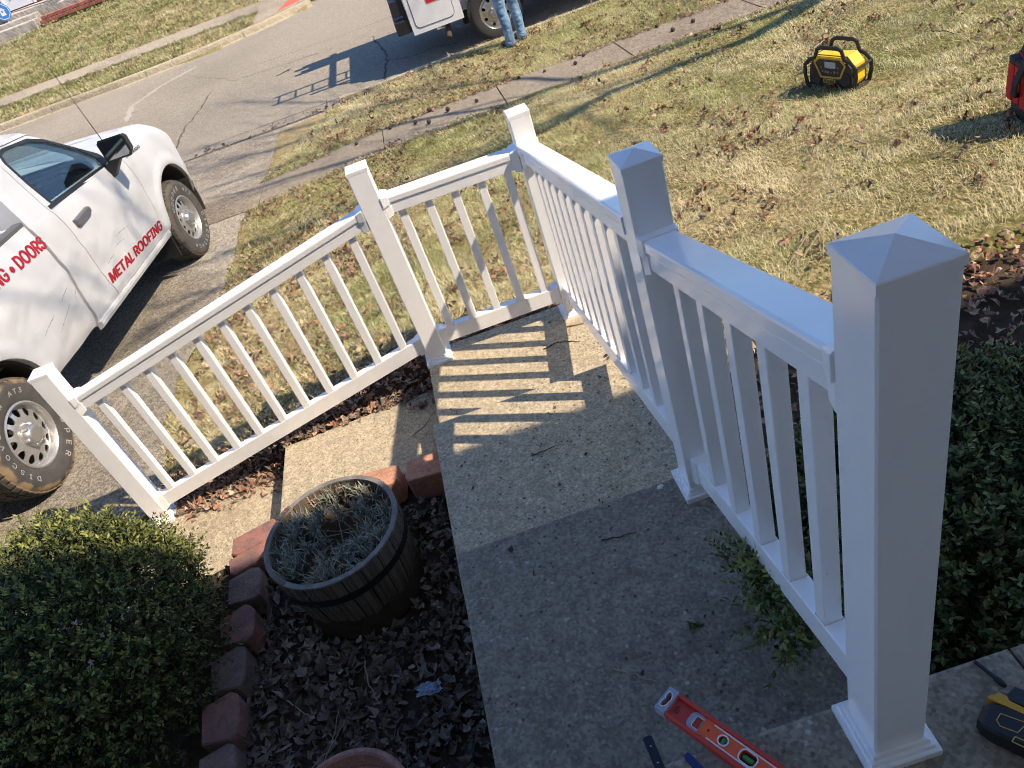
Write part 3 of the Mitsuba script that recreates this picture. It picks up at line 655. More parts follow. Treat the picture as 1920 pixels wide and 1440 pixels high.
twig('twig', [(-1.261, 2.587, SA + .004), (-1.191, 2.624, SA + .006)], .003, 'twig_pale', 'pale straw stick at the shadow edge on the side step')
twig('twig', [(-.545, 1.642, S2 + .003), (-.49, 1.642, S2 + .006), (-.435, 1.652, S2 + .003)], .0028, 'twig_dark', 'dark thin twig on the middle slab just inside the shade')
twig('twig', [(-1.463, 1.268, -.90), (-1.452, 1.153, -.895), (-1.41, 1.05, -.90)], .003, 'twig_pale', 'forked pale twig on the dark leaves in front of the barrel')
twig('twig', [(-1.801, 1.207, -.90), (-1.694, 1.093, -.90)], .0028, 'twig_pale', 'short pale twig on leaves near the charcoal edging block')
twig('twig', [(-1.631, .878, -.88), (-1.579, .943, -.85), (-1.536, 1.02, -.80)], .0028, 'twig_pale', 'long pale stalk rising beside the terracotta pot')
twig('twig', [(-1.70, .865, -.88), (-1.6, .909, -.86), (-1.52, .98, -.82)], .0025, 'twig_pale', 'second pale stalk crossing the leaves left of the terracotta pot')
twig('twig', [(2.003, 3.721, -.77), (2.01, 3.596, -.755), (1.907, 3.39, -.745)], .007, 'twig_pale', 'curved pale stick on the lawn above the nearest post')
twig('twig', [(2.843, 5.90, -.99), (2.974, 5.976, -.985), (3.113, 5.958, -.985)], .006, 'twig_pale', 'pale stick on the grass just behind the radio')
twig('twig', [(3.601, 5.418, -.93), (3.479, 5.207, -.915), (3.531, 5.138, -.91), (3.505, 4.955, -.89)], .006, 'twig_dark', 'hooked dark stick on the grass right of the radio')
st = []
for a, b, c in (((1.02, 2.60), (1.18, 2.71), (1.31, 2.77)), ((1.18, 2.55), (1.29, 2.75), (1.37, 2.86)), ((1.12, 2.63), (1.25, 2.70), (1.33, 2.78)), ((1.25, 2.55), (1.31, 2.68), (1.34, 2.82))):
    st.append(tube([(*a, -.70), (*b, -.64), (*c, -.66)], [.0035, .003, .002], 5))
obj('dry_stalks', cat(st), 'twig_pale', label='bundle of dry pale weed stalks arching over the grass left of the nearest post cap', cat='weed')
vcobj('leaf_scrap', [litter(np.array([[-.052, 2.36, S3 + .012], [-.05, 2.335, S3 + .008]]), np.array([.022, .016]), np.full(2, .5), np.array([[.03, .022, .017], [.07, .05, .035]]), .8)], 'leaf_mat', label='black curled leaf scrap at the foot of the far rail on the walk', cat='leaf')
vcobj('fallen_sprig', [(lambda q: (np.array(q[0]), q[1], q[2]))(litter(np.c_[-.224 + rng.normal(0, .016, 14), .546 + rng.normal(0, .011, 14), np.full(14, S1 + .009)], rnd(14, .008, .013), np.full(14, .6), pick([(.05, .08, .025)], 14), .4, False))], 'leaf_mat', label='small green boxwood sprig fallen on the shaded walk slab', cat='sprig')
M('chip_white', (.62, .60, .56), .6); M('chip_blue', (.42, .50, .58), .5)
obj('paint_chip', hull([(-.164, 1.068, S1 + .001), (-.150, 1.062, S1 + .001), (-.139, 1.075, S1 + .001), (-.146, 1.086, S1 + .001), (-.160, 1.083, S1 + .001), (-.158, 1.069, S1 + .004), (-.146, 1.069, S1 + .005), (-.147, 1.083, S1 + .004)]), 'chip_white', label='small white chip on the slab edge left of the middle post foot', cat='chip')
obj('plastic_chip', hull([(-.152, 1.104, S2 + .2 - .199), (-.124, 1.113, S2 + .001), (-.12, 1.12, S2 + .001), (-.148, 1.113, S2 + .001), (-.15, 1.105, S2 + .004), (-.122, 1.116, S2 + .004)]), 'chip_blue', label='thin pale blue chip at the slab joint beside the middle post foot', cat='chip')
# crumpled translucent plastic
pg = lin(-1, 1, 15); PXg, PYg = np.meshgrid(pg, pg); q = np.stack([PXg, PYg, PXg * 0], -1)
zz = meshkit.fbm(q * 2.1 + 3, 4, 5); rr = .055 * (1 - .25 * meshkit.noise(q * 1.5, 3))
V = np.c_[(-1.205 + PXg * rr * (.8 + .3 * meshkit.noise(q * 3, 8))).ravel(), (1.04 + PYg * rr * .55).ravel(), (-.915 + .05 * zz).ravel()]
sh = sheet(pg, pg, lambda x, y: x * 0); obj('plastic_scrap', trimesh.Trimesh(V, sh.faces, process=False), 'plastic_film', label='crumpled bluish clear plastic scrap on the dark leaves', cat='plastic scrap')
scene['plastic_film'] = {'type': 'twosided', 'bsdf': {'type': 'principled', 'base_color': rgb(.30, .36, .46), 'roughness': .2, 'specular': .7}}
# seed pods on the pavement
def pod():
    m = trimesh.creation.icosphere(2, .02); v = np.array(m.vertices); k = 1 + .35 * (meshkit.noise(v * 160, 3) - .3); m.vertices = v * k[:, None]; return m
pm = mikit.ply(pod(), 'twig_dark')
for x, y in [(-.577, 8.448), (-.319, 8.636), (.035, 8.569), (-.732, 8.641), (-.743, 8.90), (-.538, 8.93), (1.432, 8.815), (1.279, 8.61), (.925, 8.761), (-1.50, 8.80), (2.453, 8.512), (2.39, 8.90), (2.724, 8.569), (.62, 8.87), (-1.05, 8.85)]:
    k = numbered('seed_pod'); s = float(rnd(1, .8, 1.25)[0])
    z = float(G(x, 8.2) * .5 + G(x, 9.0) * .5 + (8.55 - y) * .04) + .012 + .016 * s
    scene[k] = {**pm, 'to_world': T().translate([x, y, z]).rotate([0, 0, 1], float(rnd(1, 0, 360)[0])).scale(s)}
    say(k, 'small dark round seed pod lying on the concrete pavement', 'seed pod', 'seed pods on the pavement')

# ------------------------------------------------------------------ spirit level overhanging the porch edge
M('level_red', (.62, .055, .03), .35, specular=.5); M('level_orange', (.90, .135, .03), .35, specular=.5); M('level_grey', (.36, .40, .46), .4); M('pale_plastic', (.78, .78, .80), .35); M('black_plastic', (.018, .018, .02), .4); M('vial_green', (.06, .28, .05), .12, specular=.7); M('black_line', (.01, .01, .01), .5)
LVK = thing('spirit_level', 'red and orange spirit level lying across the front edge of the porch floor', 'spirit level')
ld = np.array([.551, -.835, 0.]); ln = np.array([.835, .551, 0.])   # along, across
lo = np.array([-.3975, .207, .0]); LW, LT = .0585, .026
def lv(m): return xf(m, mat4(np.stack([ld, ln, [0, 0, 1]], 1), lo))
LL = .42
fl = [(lambda y0, y1: box3((.0, y0, .002), (LL, y1, LT), .0015))(-LW / 2, -LW / 2 + .0085), box3((.0, LW / 2 - .0085, .002), (LL, LW / 2, LT), .0015), box3((.0, -LW / 2 + .008, .0085), (.094, LW / 2 - .008, .013), .001), box3((.36, -LW / 2 + .008, .0085), (LL, LW / 2 - .008, .013), .001)]
obj('frame', lv(cat(fl)), 'level_red', LVK)
ee = prism(Polygon([(-.0, -LW / 2 - .0006), (.026, -LW / 2 - .0006), (.026, LW / 2 + .0006), (0, LW / 2 + .0006)], [[(x, y) for x, y in ((.007, -.017), (.013, -.0185), (.018, -.012), (.0195, -.002), (.0205, .004), (.018, .012), (.013, .0185), (.0075, .017), (.0065, .008), (.009, .0), (.0065, -.008))]]), LT - .0005)
obj('end_cap', lv(xf(ee, mat4(t=(-.001, 0, .0015)))), 'level_grey', LVK)
hr = Polygon([(.0055, -.019), (.0135, -.0205), (.020, -.013), (.0215, -.002), (.0225, .004), (.020, .013), (.0135, .0205), (.006, .019), (.0045, .008), (.007, .0), (.0045, -.008)], [[(x, y) for x, y in ((.007, -.017), (.013, -.0185), (.018, -.012), (.0195, -.002), (.0205, .004), (.018, .012), (.013, .0185), (.0075, .017), (.0065, .008), (.009, .0), (.0065, -.008))]])
obj('hang_hole_rim', lv(xf(prism(hr, .001), mat4(t=(-.001, 0, LT + .0011)))), 'pale_plastic', LVK)
def rr_(x0, x1, y0, y1, r): return Polygon([(x0, y0), (x1, y0), (x1, y1), (x0, y1)]).buffer(-r).buffer(r)
win = rr_(.084, .104, -.0125, .0125, .004)
obj('window_frame', lv(xf(prism(rr_(.070, .108, -.0205, .0205, .014).difference(win), .004), mat4(t=(0, 0, .0132)))), 'level_grey', LVK)
obj('window_rim', lv(xf(prism(win.buffer(.0018).difference(win), .0012), mat4(t=(0, 0, .0173)))), 'pale_plastic', LVK)
vw = [(Point(.157, 0).buffer(.0095).intersection(rr_(.14, .18, -.0105, .0105, .002)), 0), (rr_(.199, .234, -.0125, .0125, .0095), 1), (Point(.276, 0).buffer(.0095), 2)]
body = rr_(.102, .355, -.0205, .0205, .003)
for p, _ in vw: body = body.difference(p)
body = body.difference(Point(.120, 0).buffer(.0032))
obj('vial_block', lv(xf(prism(body, .0145), mat4(t=(0, 0, .0055)))), 'level_orange', LVK)
for p, i in vw:
    obj('vial_rim', lv(xf(prism(p.buffer(.003).difference(p), .002), mat4(t=(0, 0, .0202)))), 'pale_plastic', LVK)
    c = p.centroid; L = .026 if i == 1 else .015
    m = xf(trimesh.creation.capsule(L * .6, .0062, count=[12, 12]), rot([0, 1, 0], 90) if i == 1 else rot([1, 0, 0], 90) if i == 0 else rot([1, 1, 0], 90))
    m.vertices -= (m.bounds[0] + m.bounds[1]) / 2
    obj('vial', lv(xf(m, mat4(t=(c.x, c.y, .0125)))), 'vial_green', LVK)
    obj('vial_floor', lv(xf(prism(p.buffer(-.0004), .002), mat4(t=(0, 0, .0045)))), 'black_plastic', LVK)
for y in (-.0175, .0165):
    obj('white_strip', lv(box3((.125, y - .0012, .0198), (.352, y + .0022, .0222), .0006)), 'pale_plastic', LVK)
tl = []
for j, wl in enumerate((.017, .02, .012)): tl.append(box3((.033 + j * .0042, -.010, .0129), (.0352 + j * .0042, -.010 + wl, .0133), .0001))
obj('small_print', lv(cat(tl)), 'black_line', LVK)
# black bar tool and blue handle beside it
M('steel_black', (.016, .02, .028), .35, metallic=.3); M('blue_handle', (.012, .028, .13), .35); M('bright_steel', (.55, .55, .55), .25, metallic=1.)
bar = rr_(-.0105, .0105, -.20, .0, .006).difference(Point(0, -.022).buffer(.0028)).difference(Point(0, -.060).buffer(.0028))
BT = thing('flat_bar', 'black flat steel bar with a hole, at the bottom left of the spirit level', 'pry bar')
obj('blade', xf(prism(bar, .007), mat4(rot([0, 0, 1], 4)[:3, :3], (-.460, .143, .0015))), 'steel_black', BT)
for yy in (-.022, -.060):
    o = rot([0, 0, 1], 4)[:3, :3] @ np.array([0, yy, 0]) + np.array([-.460, .143, .0045]); obj('rivet', xf(lathe([(0, 0), (.0026, 0), (.0022, .0022), (0, .0025)], 14), mat4(t=o)), 'bright_steel', BT)
BH = thing('chisel', 'blue tool handle tip at the bottom edge left of the spirit level', 'chisel')
hd = hull([(x, y, z) for x, s in ((0, .8), (.01, 1), (.10, .9)) for y in (-.0075 * s, .0075 * s) for z in (.001, .012)])
obj('handle', xf(hd, mat4(rot([0, 0, 1], -66)[:3, :3], (-.394, .0785, .001))), 'blue_handle', BH)
obj('blade', xf(box3((.102, -.005, .004), (.18, .005, .009), .001), mat4(rot([0, 0, 1], -66)[:3, :3], (-.394, .0785, .001))), 'bright_steel', BH)

# ------------------------------------------------------------------ yellow and black battery tool by the nearest post
M('tool_yellow', (.62, .33, .02), .4); M('tool_black', (.013, .014, .017), .5); M('grey_plastic', (.16, .165, .17), .4); M('yellow_line', (.55, .38, .07), .5)
DT = thing('cordless_tool', 'black and yellow cordless tool lying on the porch right of the nearest post', 'cordless tool')
ta = math.degrees(math.atan2(-.05, .055)); A0 = np.array([.185, -.035, .004])
def dt(m, t=(0, 0, 0)): return xf(m, mat4(np.array([[.62, .785, 0], [-.785, .62, 0], [0, 0, 1.]]), A0) @ mat4(t=t))
bp_ = []
for x, w0, w1, h in ((-.006, -.030, .006, .034), (.006, -.042, .014, .044), (.03, -.047, .016, .05), (.11, -.047, .016, .05), (.135, -.040, .010, .042)):
    for z in (.0, .006, h - .007, h):
        k = .86 if z in (.0, h) else 1.
        c = (w0 + w1) / 2; hw = (w1 - w0) / 2 * k; bp_ += [[x, c - hw, z], [x, c + hw, z]]
obj('battery', dt(hull(bp_)), 'tool_black', DT)
obj('foot', dt(prism(Polygon([(-.004, .018), (.006, .0165), (.02, .0165), (.062, .0165), (.068, .021), (.064, .029), (.030, .031), (.024, .038), (.010, .038), (.006, .030), (.0, .025)]), .030), (0, 0, .016)), 'tool_yellow', DT)
obj('collar', dt(xf(tube([(.012, .048, .03), (.034, .05, .03), (.056, .046, .03), (.075, .038, .03)], [.007, .008, .008, .007], 12), mat4())), 'grey_plastic', DT)
obj('grip', dt(hull([(.02, .036, .006), (.10, .036, .006), (.02, .036, .04), (.10, .036, .04), (.03, .07, .01), (.12, .075, .01), (.03, .07, .036), (.12, .075, .036)])), 'tool_black', DT)
ol = Polygon([(.026, -.006), (.068, -.001), (.060, -.027), (.032, -.030), (.024, -.022)])
obj('outline_panel', dt(prism(ol.buffer(.0012).difference(ol.buffer(-.0004)), .0006), (0, 0, .0502)), 'yellow_line', DT)
obj('latch', dt(rbox(.03, .018, .012, .004, (.094, -.034, .047))), 'tool_yellow', DT)
pl2 = Polygon([(.058, -.046), (.078, -.046), (.076, -.036), (.060, -.036)]); obj('badge_frame', dt(xf(prism(pl2.buffer(.002).difference(pl2), .0007), mat4()), (0, -.002, .0502)), 'yellow_line', DT)
RD = thing('driver_bit', 'black driver bit lying across the porch joint above the cordless tool', 'drill bit')
obj('shank', tube([(.236, .070, .0085), (.250, .026, .0085)], [.0045, .0045], 6), 'tool_black', RD); obj('tip', tube([(.2502, .0255, .0085), (.2545, .012, .0085), (.257, .004, .0085)], [.0062, .0068, .0042], 10), 'tool_black', RD)

# ------------------------------------------------------------------ jobsite radio on the lawn
M('radio_yellow', (.78, .50, .015), .4); M('screen_glass', (.28, .36, .46), .1, specular=.8); M('badge_yellow', (.45, .36, .08), .5); M('ochre', (.50, .30, .08), .45); M('rubber_black', (.02, .02, .022), .55)
RO = thing('jobsite_radio', 'yellow and black jobsite radio in a roll cage standing on the lawn', 'radio')
rw = unit(np.array([.16, -.35, 0.])); rd_ = np.array([.91, .415, 0.])   # right along the face, back
rd_ = unit(rd_ - rw * (rd_ @ rw)); R0 = np.array([2.43, 4.83, float(G(2.43, 4.83)) + .012])
def ro(m): return xf(m, mat4(np.stack([rw * 1.18, rd_ * .85, [0, 0, 1.16]], 1), R0))
def rm(x0, x1, y0, y1, z0, z1, r=.012): return box3((x0, y0, z0), (x1, y1, z1), r)
obj('body', ro(cat(hull([(x, y, z) for x, z in ((-.150, .02), (.150, .02), (.158, .05), (.150, .150), (.105, .205), (-.105, .205), (-.150, .150), (-.158, .05)) for y in (.0, .19)]))), 'tool_black', RO)
obj('shell', ro(cat(hull([(x, y, z) for x, z in ((.152, .03), (.166, .06), (.160, .16), (.110, .215), (-.110, .215), (-.160, .16), (-.166, .06), (-.152, .03)) for y in (.035, .165)]))), 'radio_yellow', RO)
hx = [(-.105, .175), (-.072, .198), (.072, .198), (.105, .165), (.07, .088), (-.062, .088)]
def face(poly, d, y0): m = prism(poly, d); v = np.array(m.vertices); return trimesh.Trimesh(np.c_[v[:, 0], y0 - v[:, 2], v[:, 1]], m.faces, process=False)
hp = Polygon(hx).buffer(.004)
obj('panel_frame', ro(face(hp.buffer(.007).difference(hp.buffer(-.004)), .010, .001)), 'ochre', RO)
obj('brow', ro(face(Polygon([(-.12, .190), (-.085, .218), (.09, .218), (.12, .19), (.115, .180), (.08, .207), (-.078, .207), (-.11, .183)]), .012, .001)), 'radio_yellow', RO)
pn = obj('panel', ro(face(hp.buffer(-.0045), .004, .001)), 'black_plastic', RO)
obj('screen', ro(face(rr_(-.038, .042, .142, .182, .003), .003, -.0035)), 'screen_glass', pn)
for i, (x, z, r) in enumerate(((-.03, .118, .008), (-.012, .116, .009), (.01, .116, .006), (.034, .118, .008), (.055, .12, .006), (-.052, .12, .006), (-.062, .145, .006), (.06, .15, .006))):
    obj('button', ro(face(Point(x, z).buffer(r), .005, -.0035)), 'grey_plastic', pn)
obj('badge', ro(face(rr_(-.052, .036, .042, .070, .003), .004, .0005)), 'badge_yellow', RO)
tx = text('DEWALT', .017, .002); w = tx.bounds[1][0] - tx.bounds[0][0]; tx.apply_translation((-tx.bounds[0][0] - w / 2 - .008, .0475, 0))
v = np.array(tx.vertices); v[:, 0] = (v[:, 0] + .008) * .076 / w - .008
obj('badge_text', ro(trimesh.Trimesh(np.c_[v[:, 0], -.0037 - v[:, 2], v[:, 1]], tx.faces, process=False)), 'black_line', RO)
ft = Polygon([(-.05, .012), (.036, .012), (.022, .032), (-.036, .032)]); obj('lower_frame', ro(face(ft.buffer(.003).difference(ft), .003, .0005)), 'ochre', RO)
for x in (-.11, .105): obj('speaker', ro(xf(lathe([(0, 0), (.040, 0), (.044, .006), (.036, .006), (.010, .001), (0, .001)], 28), mat4(np.array([[1, 0, 0], [0, 0, -1.], [0, 1., 0]]), (x, -.0005, .072)))), 'rubber_black', RO)
for y, nm in ((-.006, 'front_hoop'), (.200, 'rear_hoop')):
    pth = [(-.150, .0), (-.172, .02), (-.188, .09), (-.186, .15), (-.150, .185), (-.108, .20), (-.088, .255), (-.06, .268), (.06, .268), (.088, .255), (.108, .20), (.150, .185), (.186, .15), (.188, .09), (.172, .02), (.150, .0)]
    obj(nm, ro(tube([(x, y, z + .003) for x, z in pth], .0135, 10)), 'rubber_black', RO)
for x, z in ((-.172, .018), (.172, .018), (-.186, .15), (.186, .15)): obj('crossbar', ro(tube([(x, -.002, z), (x * 1.01, .197, z)], .009, 8)), 'rubber_black', RO)

# ------------------------------------------------------------------ red and black tool bag at the right edge
M('bag_red', lambda p, n, uv: mi.Color3f(.50, .016, .02) * (.8 + .35 * N(p.x * 240, p.y * 240, p.z * 240)), .75); M('bag_black', lambda p, n, uv: mi.Color3f(.022, .022, .024) * (.7 + .6 * N(p.x * 240, p.y * 240, p.z * 240)), .7)
BG = thing('tool_bag', 'red tool bag with black top and pockets standing on the lawn', 'tool bag')
BC = np.array([2.985, 3.14, float(G(2.98, 3.14)) + .01])
bR = rot([0, 0, 1], -14)[:3, :3]
def bg(m): return xf(m, mat4(bR * np.array([1.15, 1.15, 1.3]), BC))
def softbox(hx_, hy_, z0, z1, bulge, seed, taper=1.):
    m = trimesh.creation.box((2, 2, 2)).subdivide().subdivide().subdivide().subdivide(); v = np.array(m.vertices); t = (v[:, 2] + 1) / 2
    rr2 = 1 + bulge * np.sin(np.pi * np.clip(t, 0, 1)); k = 1 + (taper - 1) * t
    cx, cy = v[:, 0], v[:, 1]; f = 1 - .06 * (cx ** 2) * (cy ** 2)
    q = np.c_[cx * hx_ * rr2 * k * f, cy * hy_ * rr2 * k * f, z0 + (z1 - z0) * t]
    q += .008 * (np.stack([meshkit.noise(q * 9 + i * 5, seed + i) for i in range(3)], 1) - .5); m.vertices = q; return m
obj('base', bg(softbox(.235, .155, .0, .065, .02, 1)), 'bag_black', BG, smooth=50)
obj('body', bg(softbox(.232, .152, .06, .27, .05, 4)), 'bag_red', BG, smooth=50)
obj('top', bg(softbox(.228, .148, .265, .385, .0, 9, .84)), 'bag_black', BG, smooth=50)
for i, y in enumerate((-.105, -.035, .04, .11)):
    obj('side_pocket', bg(xf(softbox(.018, .030, .075, .235, .05, 20 + i), mat4(t=(-.242, y, 0)))), 'bag_red', BG, smooth=50)
    obj('pocket_band', bg(xf(softbox(.021, .031, .236, .258, .05, 30 + i), mat4(t=(-.240, y, 0)))), 'bag_black', BG, smooth=50)
for i, x in enumerate((-.15, -.05, .05, .15)):
    obj('front_pocket', bg(xf(softbox(.044, .016, .075, .235, .05, 40 + i), mat4(t=(x, -.166, 0)))), 'bag_red', BG, smooth=50)
    obj('pocket_band', bg(xf(softbox(.045, .018, .236, .258, .05, 50 + i), mat4(t=(x, -.165, 0)))), 'bag_black', BG, smooth=50)
obj('shoulder_strap', bg(cat([tube([(-.205, -.02 + o, .36), (-.262, -.03 + o, .28), (-.292, -.02 + o, .19), (-.285, .0 + o, .13), (-.262, .02 + o, .12)], .007, 8) for o in (-.018, -.009, 0, .009, .018)])), 'bag_black', BG)
obj('handle', bg(tube([(-.10, 0, .375), (-.09, 0, .43), (-.04, 0, .455), (.04, 0, .455), (.09, 0, .43), (.10, 0, .375)], .011, 8)), 'bag_black', BG)
# ------------------------------------------------------------------ white pickup on the driveway
from scipy.interpolate import PchipInterpolator as PI
def dents(p, n, uv):
    a = FB(p.y * 5, p.z * 2.2, p.x * 3, octaves=3); b = N(p.y * 14 + p.z * 6, p.z * 9, p.x * 5)
    return .007 * a + .0012 * b
def dirty_white(p, n, uv):
    k = SS(.35, .75, FB(p.y * 3, p.z * 3, p.x * 2, octaves=4)); low = SS(-.35, -.85, p.z + .05 * (p.y - 5.5))
    return MX((.55, .56, .575), (.44, .435, .415), k * .35 + low * .55 * N(p.y * 20, p.z * 6, 1.))
M('truck_paint', dirty_white, .22, bump=dents, specular=.5, clearcoat=.6)
M('rubber_tyre', (.035, .034, .033), .8); M('wheel_steel', (.52, .51, .49), .38, metallic=.7); M('hub_silver', (.50, .49, .47), .3, metallic=.75); M('chrome', (.75, .74, .72), .12, metallic=1.)
M('dark_plastic', (.02, .021, .023), .45); M('trim_grey', (.10, .105, .11), .4); M('well_black', (.035, .032, .028), .95); M('letter_red', (.36, .008, .022), .45); M('letter_white', (.40, .39, .36), .6)
M('letter_pink', (.80, .55, .53), .45); M('seat_cloth', (.10, .105, .11), .9); M('mirror_glass', (.30, .31, .33), .04, metallic=1.); M('gold', (.55, .38, .10), .3, metallic=.6); M('rust', (.075, .05, .038), .9)
scene['pane'] = {'type': 'thindielectric', 'int_ior': 1.5}
scene['tint'] = {'type': 'thindielectric', 'int_ior': 1.5, 'specular_transmittance': rgb(.62, .74, .72)}
Xh, Nn, Uu, O0 = np.array([.1283, .9905, -.0490]), np.array([.9917, -.1284, 0.]), np.array([.0063, .0486, .9988]), np.array([-3.687, 3.761, -1.189])
def tk(m):      # truck frame: x forward, y right, z up, from the ground under the right rear wheel face
    m = trimesh.Trimesh(m.vertices, m.faces, process=False) if not isinstance(m, trimesh.Trimesh) else m
    v = np.array(m.vertices) @ np.stack([Xh, Nn, Uu]) + O0
    return trimesh.Trimesh(v, np.asarray(m.faces)[:, ::-1], process=False)   # left-handed frame: turn the faces round
def tkc(m):     # same, y measured from the truck's centre line
    m = m.copy(); m.apply_translation((0, -.97, 0)); return tk(m)
wz = PI([.40, .46, .50, .56, .70, .90, 1.0, 1.1, 1.2, 1.28, 1.335, 1.5], [.90, .93, .965, .985, .995, 1.0, 1.004, 1.0, .989, .974, .958, .93])
plan = PI([-1.4, -1.25, -1.0, 3.45, 3.8, 4.05, 4.25, 4.4, 4.5, 4.56], [.95, .985, 1, 1, .99, .96, .89, .78, .62, .4])
ztop = PI([-2, 2.62, 2.72, 2.95, 3.3, 3.6, 3.85, 4.05, 4.25, 4.42, 4.56], [1.335, 1.335, 1.37, 1.415, 1.42, 1.40, 1.35, 1.27, 1.17, 1.06, .95])
def sidec(X, Z, hood=True):
    X, Z = np.broadcast_arrays(np.asarray(X, float), np.asarray(Z, float))
    c = wz(np.clip(Z, .40, 1.5)) * plan(np.clip(X, -1.4, 4.56))
    for xa, r in ((0., .475), (3.57, .49)):
        d = np.hypot(X - xa, Z - .46); c = c + .020 * np.exp(-((d - r - .03) / .055) ** 2) * (Z > .40)
    q = np.stack([X * 3.1, Z * 5.2, X * 0], -1)
    dent = (meshkit.fbm(q + 3, 3, 11) - .5) * .055 * ss(.2, .5, X) * ss(2.3, 1.7, X) * ss(1.2, .95, Z) + (meshkit.fbm(q * 1.7, 2, 5) - .5) * .018 * ss(1.6, 1.9, X) * ss(3.0, 2.7, X) * ss(1.25, 1.0, Z)
    return c + dent
def loft_body(Xs, zb, zt_fn, nz=30, hood=True):
    V, n = [], None
    for X in Xs:
        zt = float(zt_fn(X)); t = np.linspace(0, 1, nz) ** .9; Z = zb + (zt - zb) * t
        c = sidec(np.full(nz, X), Z)
        if hood: c = c - np.where(X > 2.66, .10, .0) * np.clip(1 - (zt - Z) / .13, 0, 1) ** 2
        top = [(c[-1] * k, zt + (.035 * (1 - k * k) if hood else 0)) for k in (.92, .8, .6, .3)]
        half = [(0.0 if False else c[0] * .5, zb)] + list(zip(c, Z)) + top
        ring = half + [(-a, b) for a, b in half[::-1]]
        n = len(ring); V += [[X, a, b] for a, b in ring]
    F = []
    for i in range(len(Xs) - 1):
        for k in range(n):
            a, b = i * n + k, i * n + (k + 1) % n; F += [[a, b + n, b], [a, a + n, b + n]]
    m = n // 2; e = (len(Xs) - 1) * n
    for k in range(m - 1):
        a, b, c, d = k, k + 1, n - 2 - k, n - 1 - k
        if k + 1 < c + 1: F += [[a, b, c], [a, c, d], [e + a, e + c, e + b], [e + a, e + d, e + c]]
    t = trimesh.Trimesh(np.array(V), np.array(F), process=False); t.merge_vertices(); t.fix_normals(); return t
def yprism(poly, y0, y1):
    m = prism(poly, y1 - y0); v = np.array(m.vertices); t = trimesh.Trimesh(np.c_[v[:, 0], v[:, 2] + y0, v[:, 1]], m.faces[:, ::-1], process=False); return mf(t)
def ycyl(x, z, r, y0, y1, n=48):
    return yprism(Point(x, z).buffer(r, quad_segs=n // 4), y0, y1)
def xprism(poly, x0, x1):
    m = prism(poly, x1 - x0); v = np.array(m.vertices); return mf(trimesh.Trimesh(np.c_[v[:, 2] + x0, v[:, 0], v[:, 1]], m.faces, process=False))
PT_ = thing('pickup_truck', 'white dented pickup truck with red lettering parked on the gravel driveway', 'pickup truck')
FX = np.r_[lin(1.285, 2.6, 34), lin(2.64, 4.1, 44), lin(4.13, 4.56, 14)]
low = mf(loft_body(FX, .47, ztop))
gh = mf(hull([(x, s * c, z) for s in (-1, 1) for x, c, z in ((1.285, .957, 1.30), (2.80, .957, 1.30), (2.80, .93, 1.36), (1.285, .953, 1.34), (1.335, .80, 1.80), (1.36, .775, 1.85), (2.13, .775, 1.85), (2.20, .79, 1.80), (1.45, .66, 1.895), (2.02, .66, 1.895), (3.08, .62, 1.40), (3.18, .2, 1.41), (1.5, .2, 1.915), (1.98, .2, 1.915))]))
ghi = mf(hull([(x, s * c, z) for s in (-1, 1) for x, c, z in ((1.35, .87, 1.0), (2.80, .87, 1.0), (2.75, .87, 1.33), (1.35, .885, 1.34), (1.42, .735, 1.79), (2.08, .735, 1.79), (1.5, .6, 1.85), (2.0, .6, 1.85), (2.95, .55, 1.33))]))
wpoly = Polygon([(1.715, 1.368), (1.70, 1.56), (1.705, 1.74), (1.735, 1.795), (1.80, 1.808), (2.13, 1.772), (2.29, 1.705), (2.54, 1.525), (2.655, 1.40), (2.65, 1.322)]).buffer(-.02).buffer(.02)
wsh = xprism(Polygon([(-.80, 1.43), (.80, 1.43), (.66, 1.80), (-.66, 1.80)]).buffer(-.04).buffer(.04), 2.0, 3.4)
rwin = xprism(Polygon([(-.62, 1.42), (.62, 1.42), (.56, 1.74), (-.56, 1.74)]).buffer(-.04).buffer(.04), 1.2, 1.48)
cab = (low + gh) - ghi - yprism(wpoly, -1.2, 1.2) - wsh - rwin - ycyl(3.57, .46, .488, .56, 1.2) - ycyl(3.57, .46, .488, -1.2, -.56)
dpoly = Polygon([(1.722, .505), (1.667, .70), (1.645, .9), (1.633, 1.037), (1.633, 1.159), (1.625, 1.264), (1.612, 1.40), (1.62, 1.58), (1.628, 1.75), (1.66, 1.835), (1.75, 1.845), (2.17, 1.81), (2.36, 1.72), (2.60, 1.545), (2.745, 1.40), (2.93, 1.31), (2.955, 1.22), (2.968, 1.03), (2.962, .757), (2.89, .53), (2.86, .505)])
door = cab ^ yprism(dpoly.buffer(-.0035), .70, 1.2)
cab = cab - yprism(dpoly.buffer(.0035), .70, 1.2)
fpoly = Polygon([(2.62, 1.30), (2.7, 1.36), (2.95, 1.36), (4.42, 1.03), (4.42, 1.6), (2.62, 1.6)])
obj('cab', tkc(tm(cab)), 'truck_paint', PT_, smooth=32)
kd = obj('door', tkc(tm(door)), 'truck_paint', PT_, smooth=32)
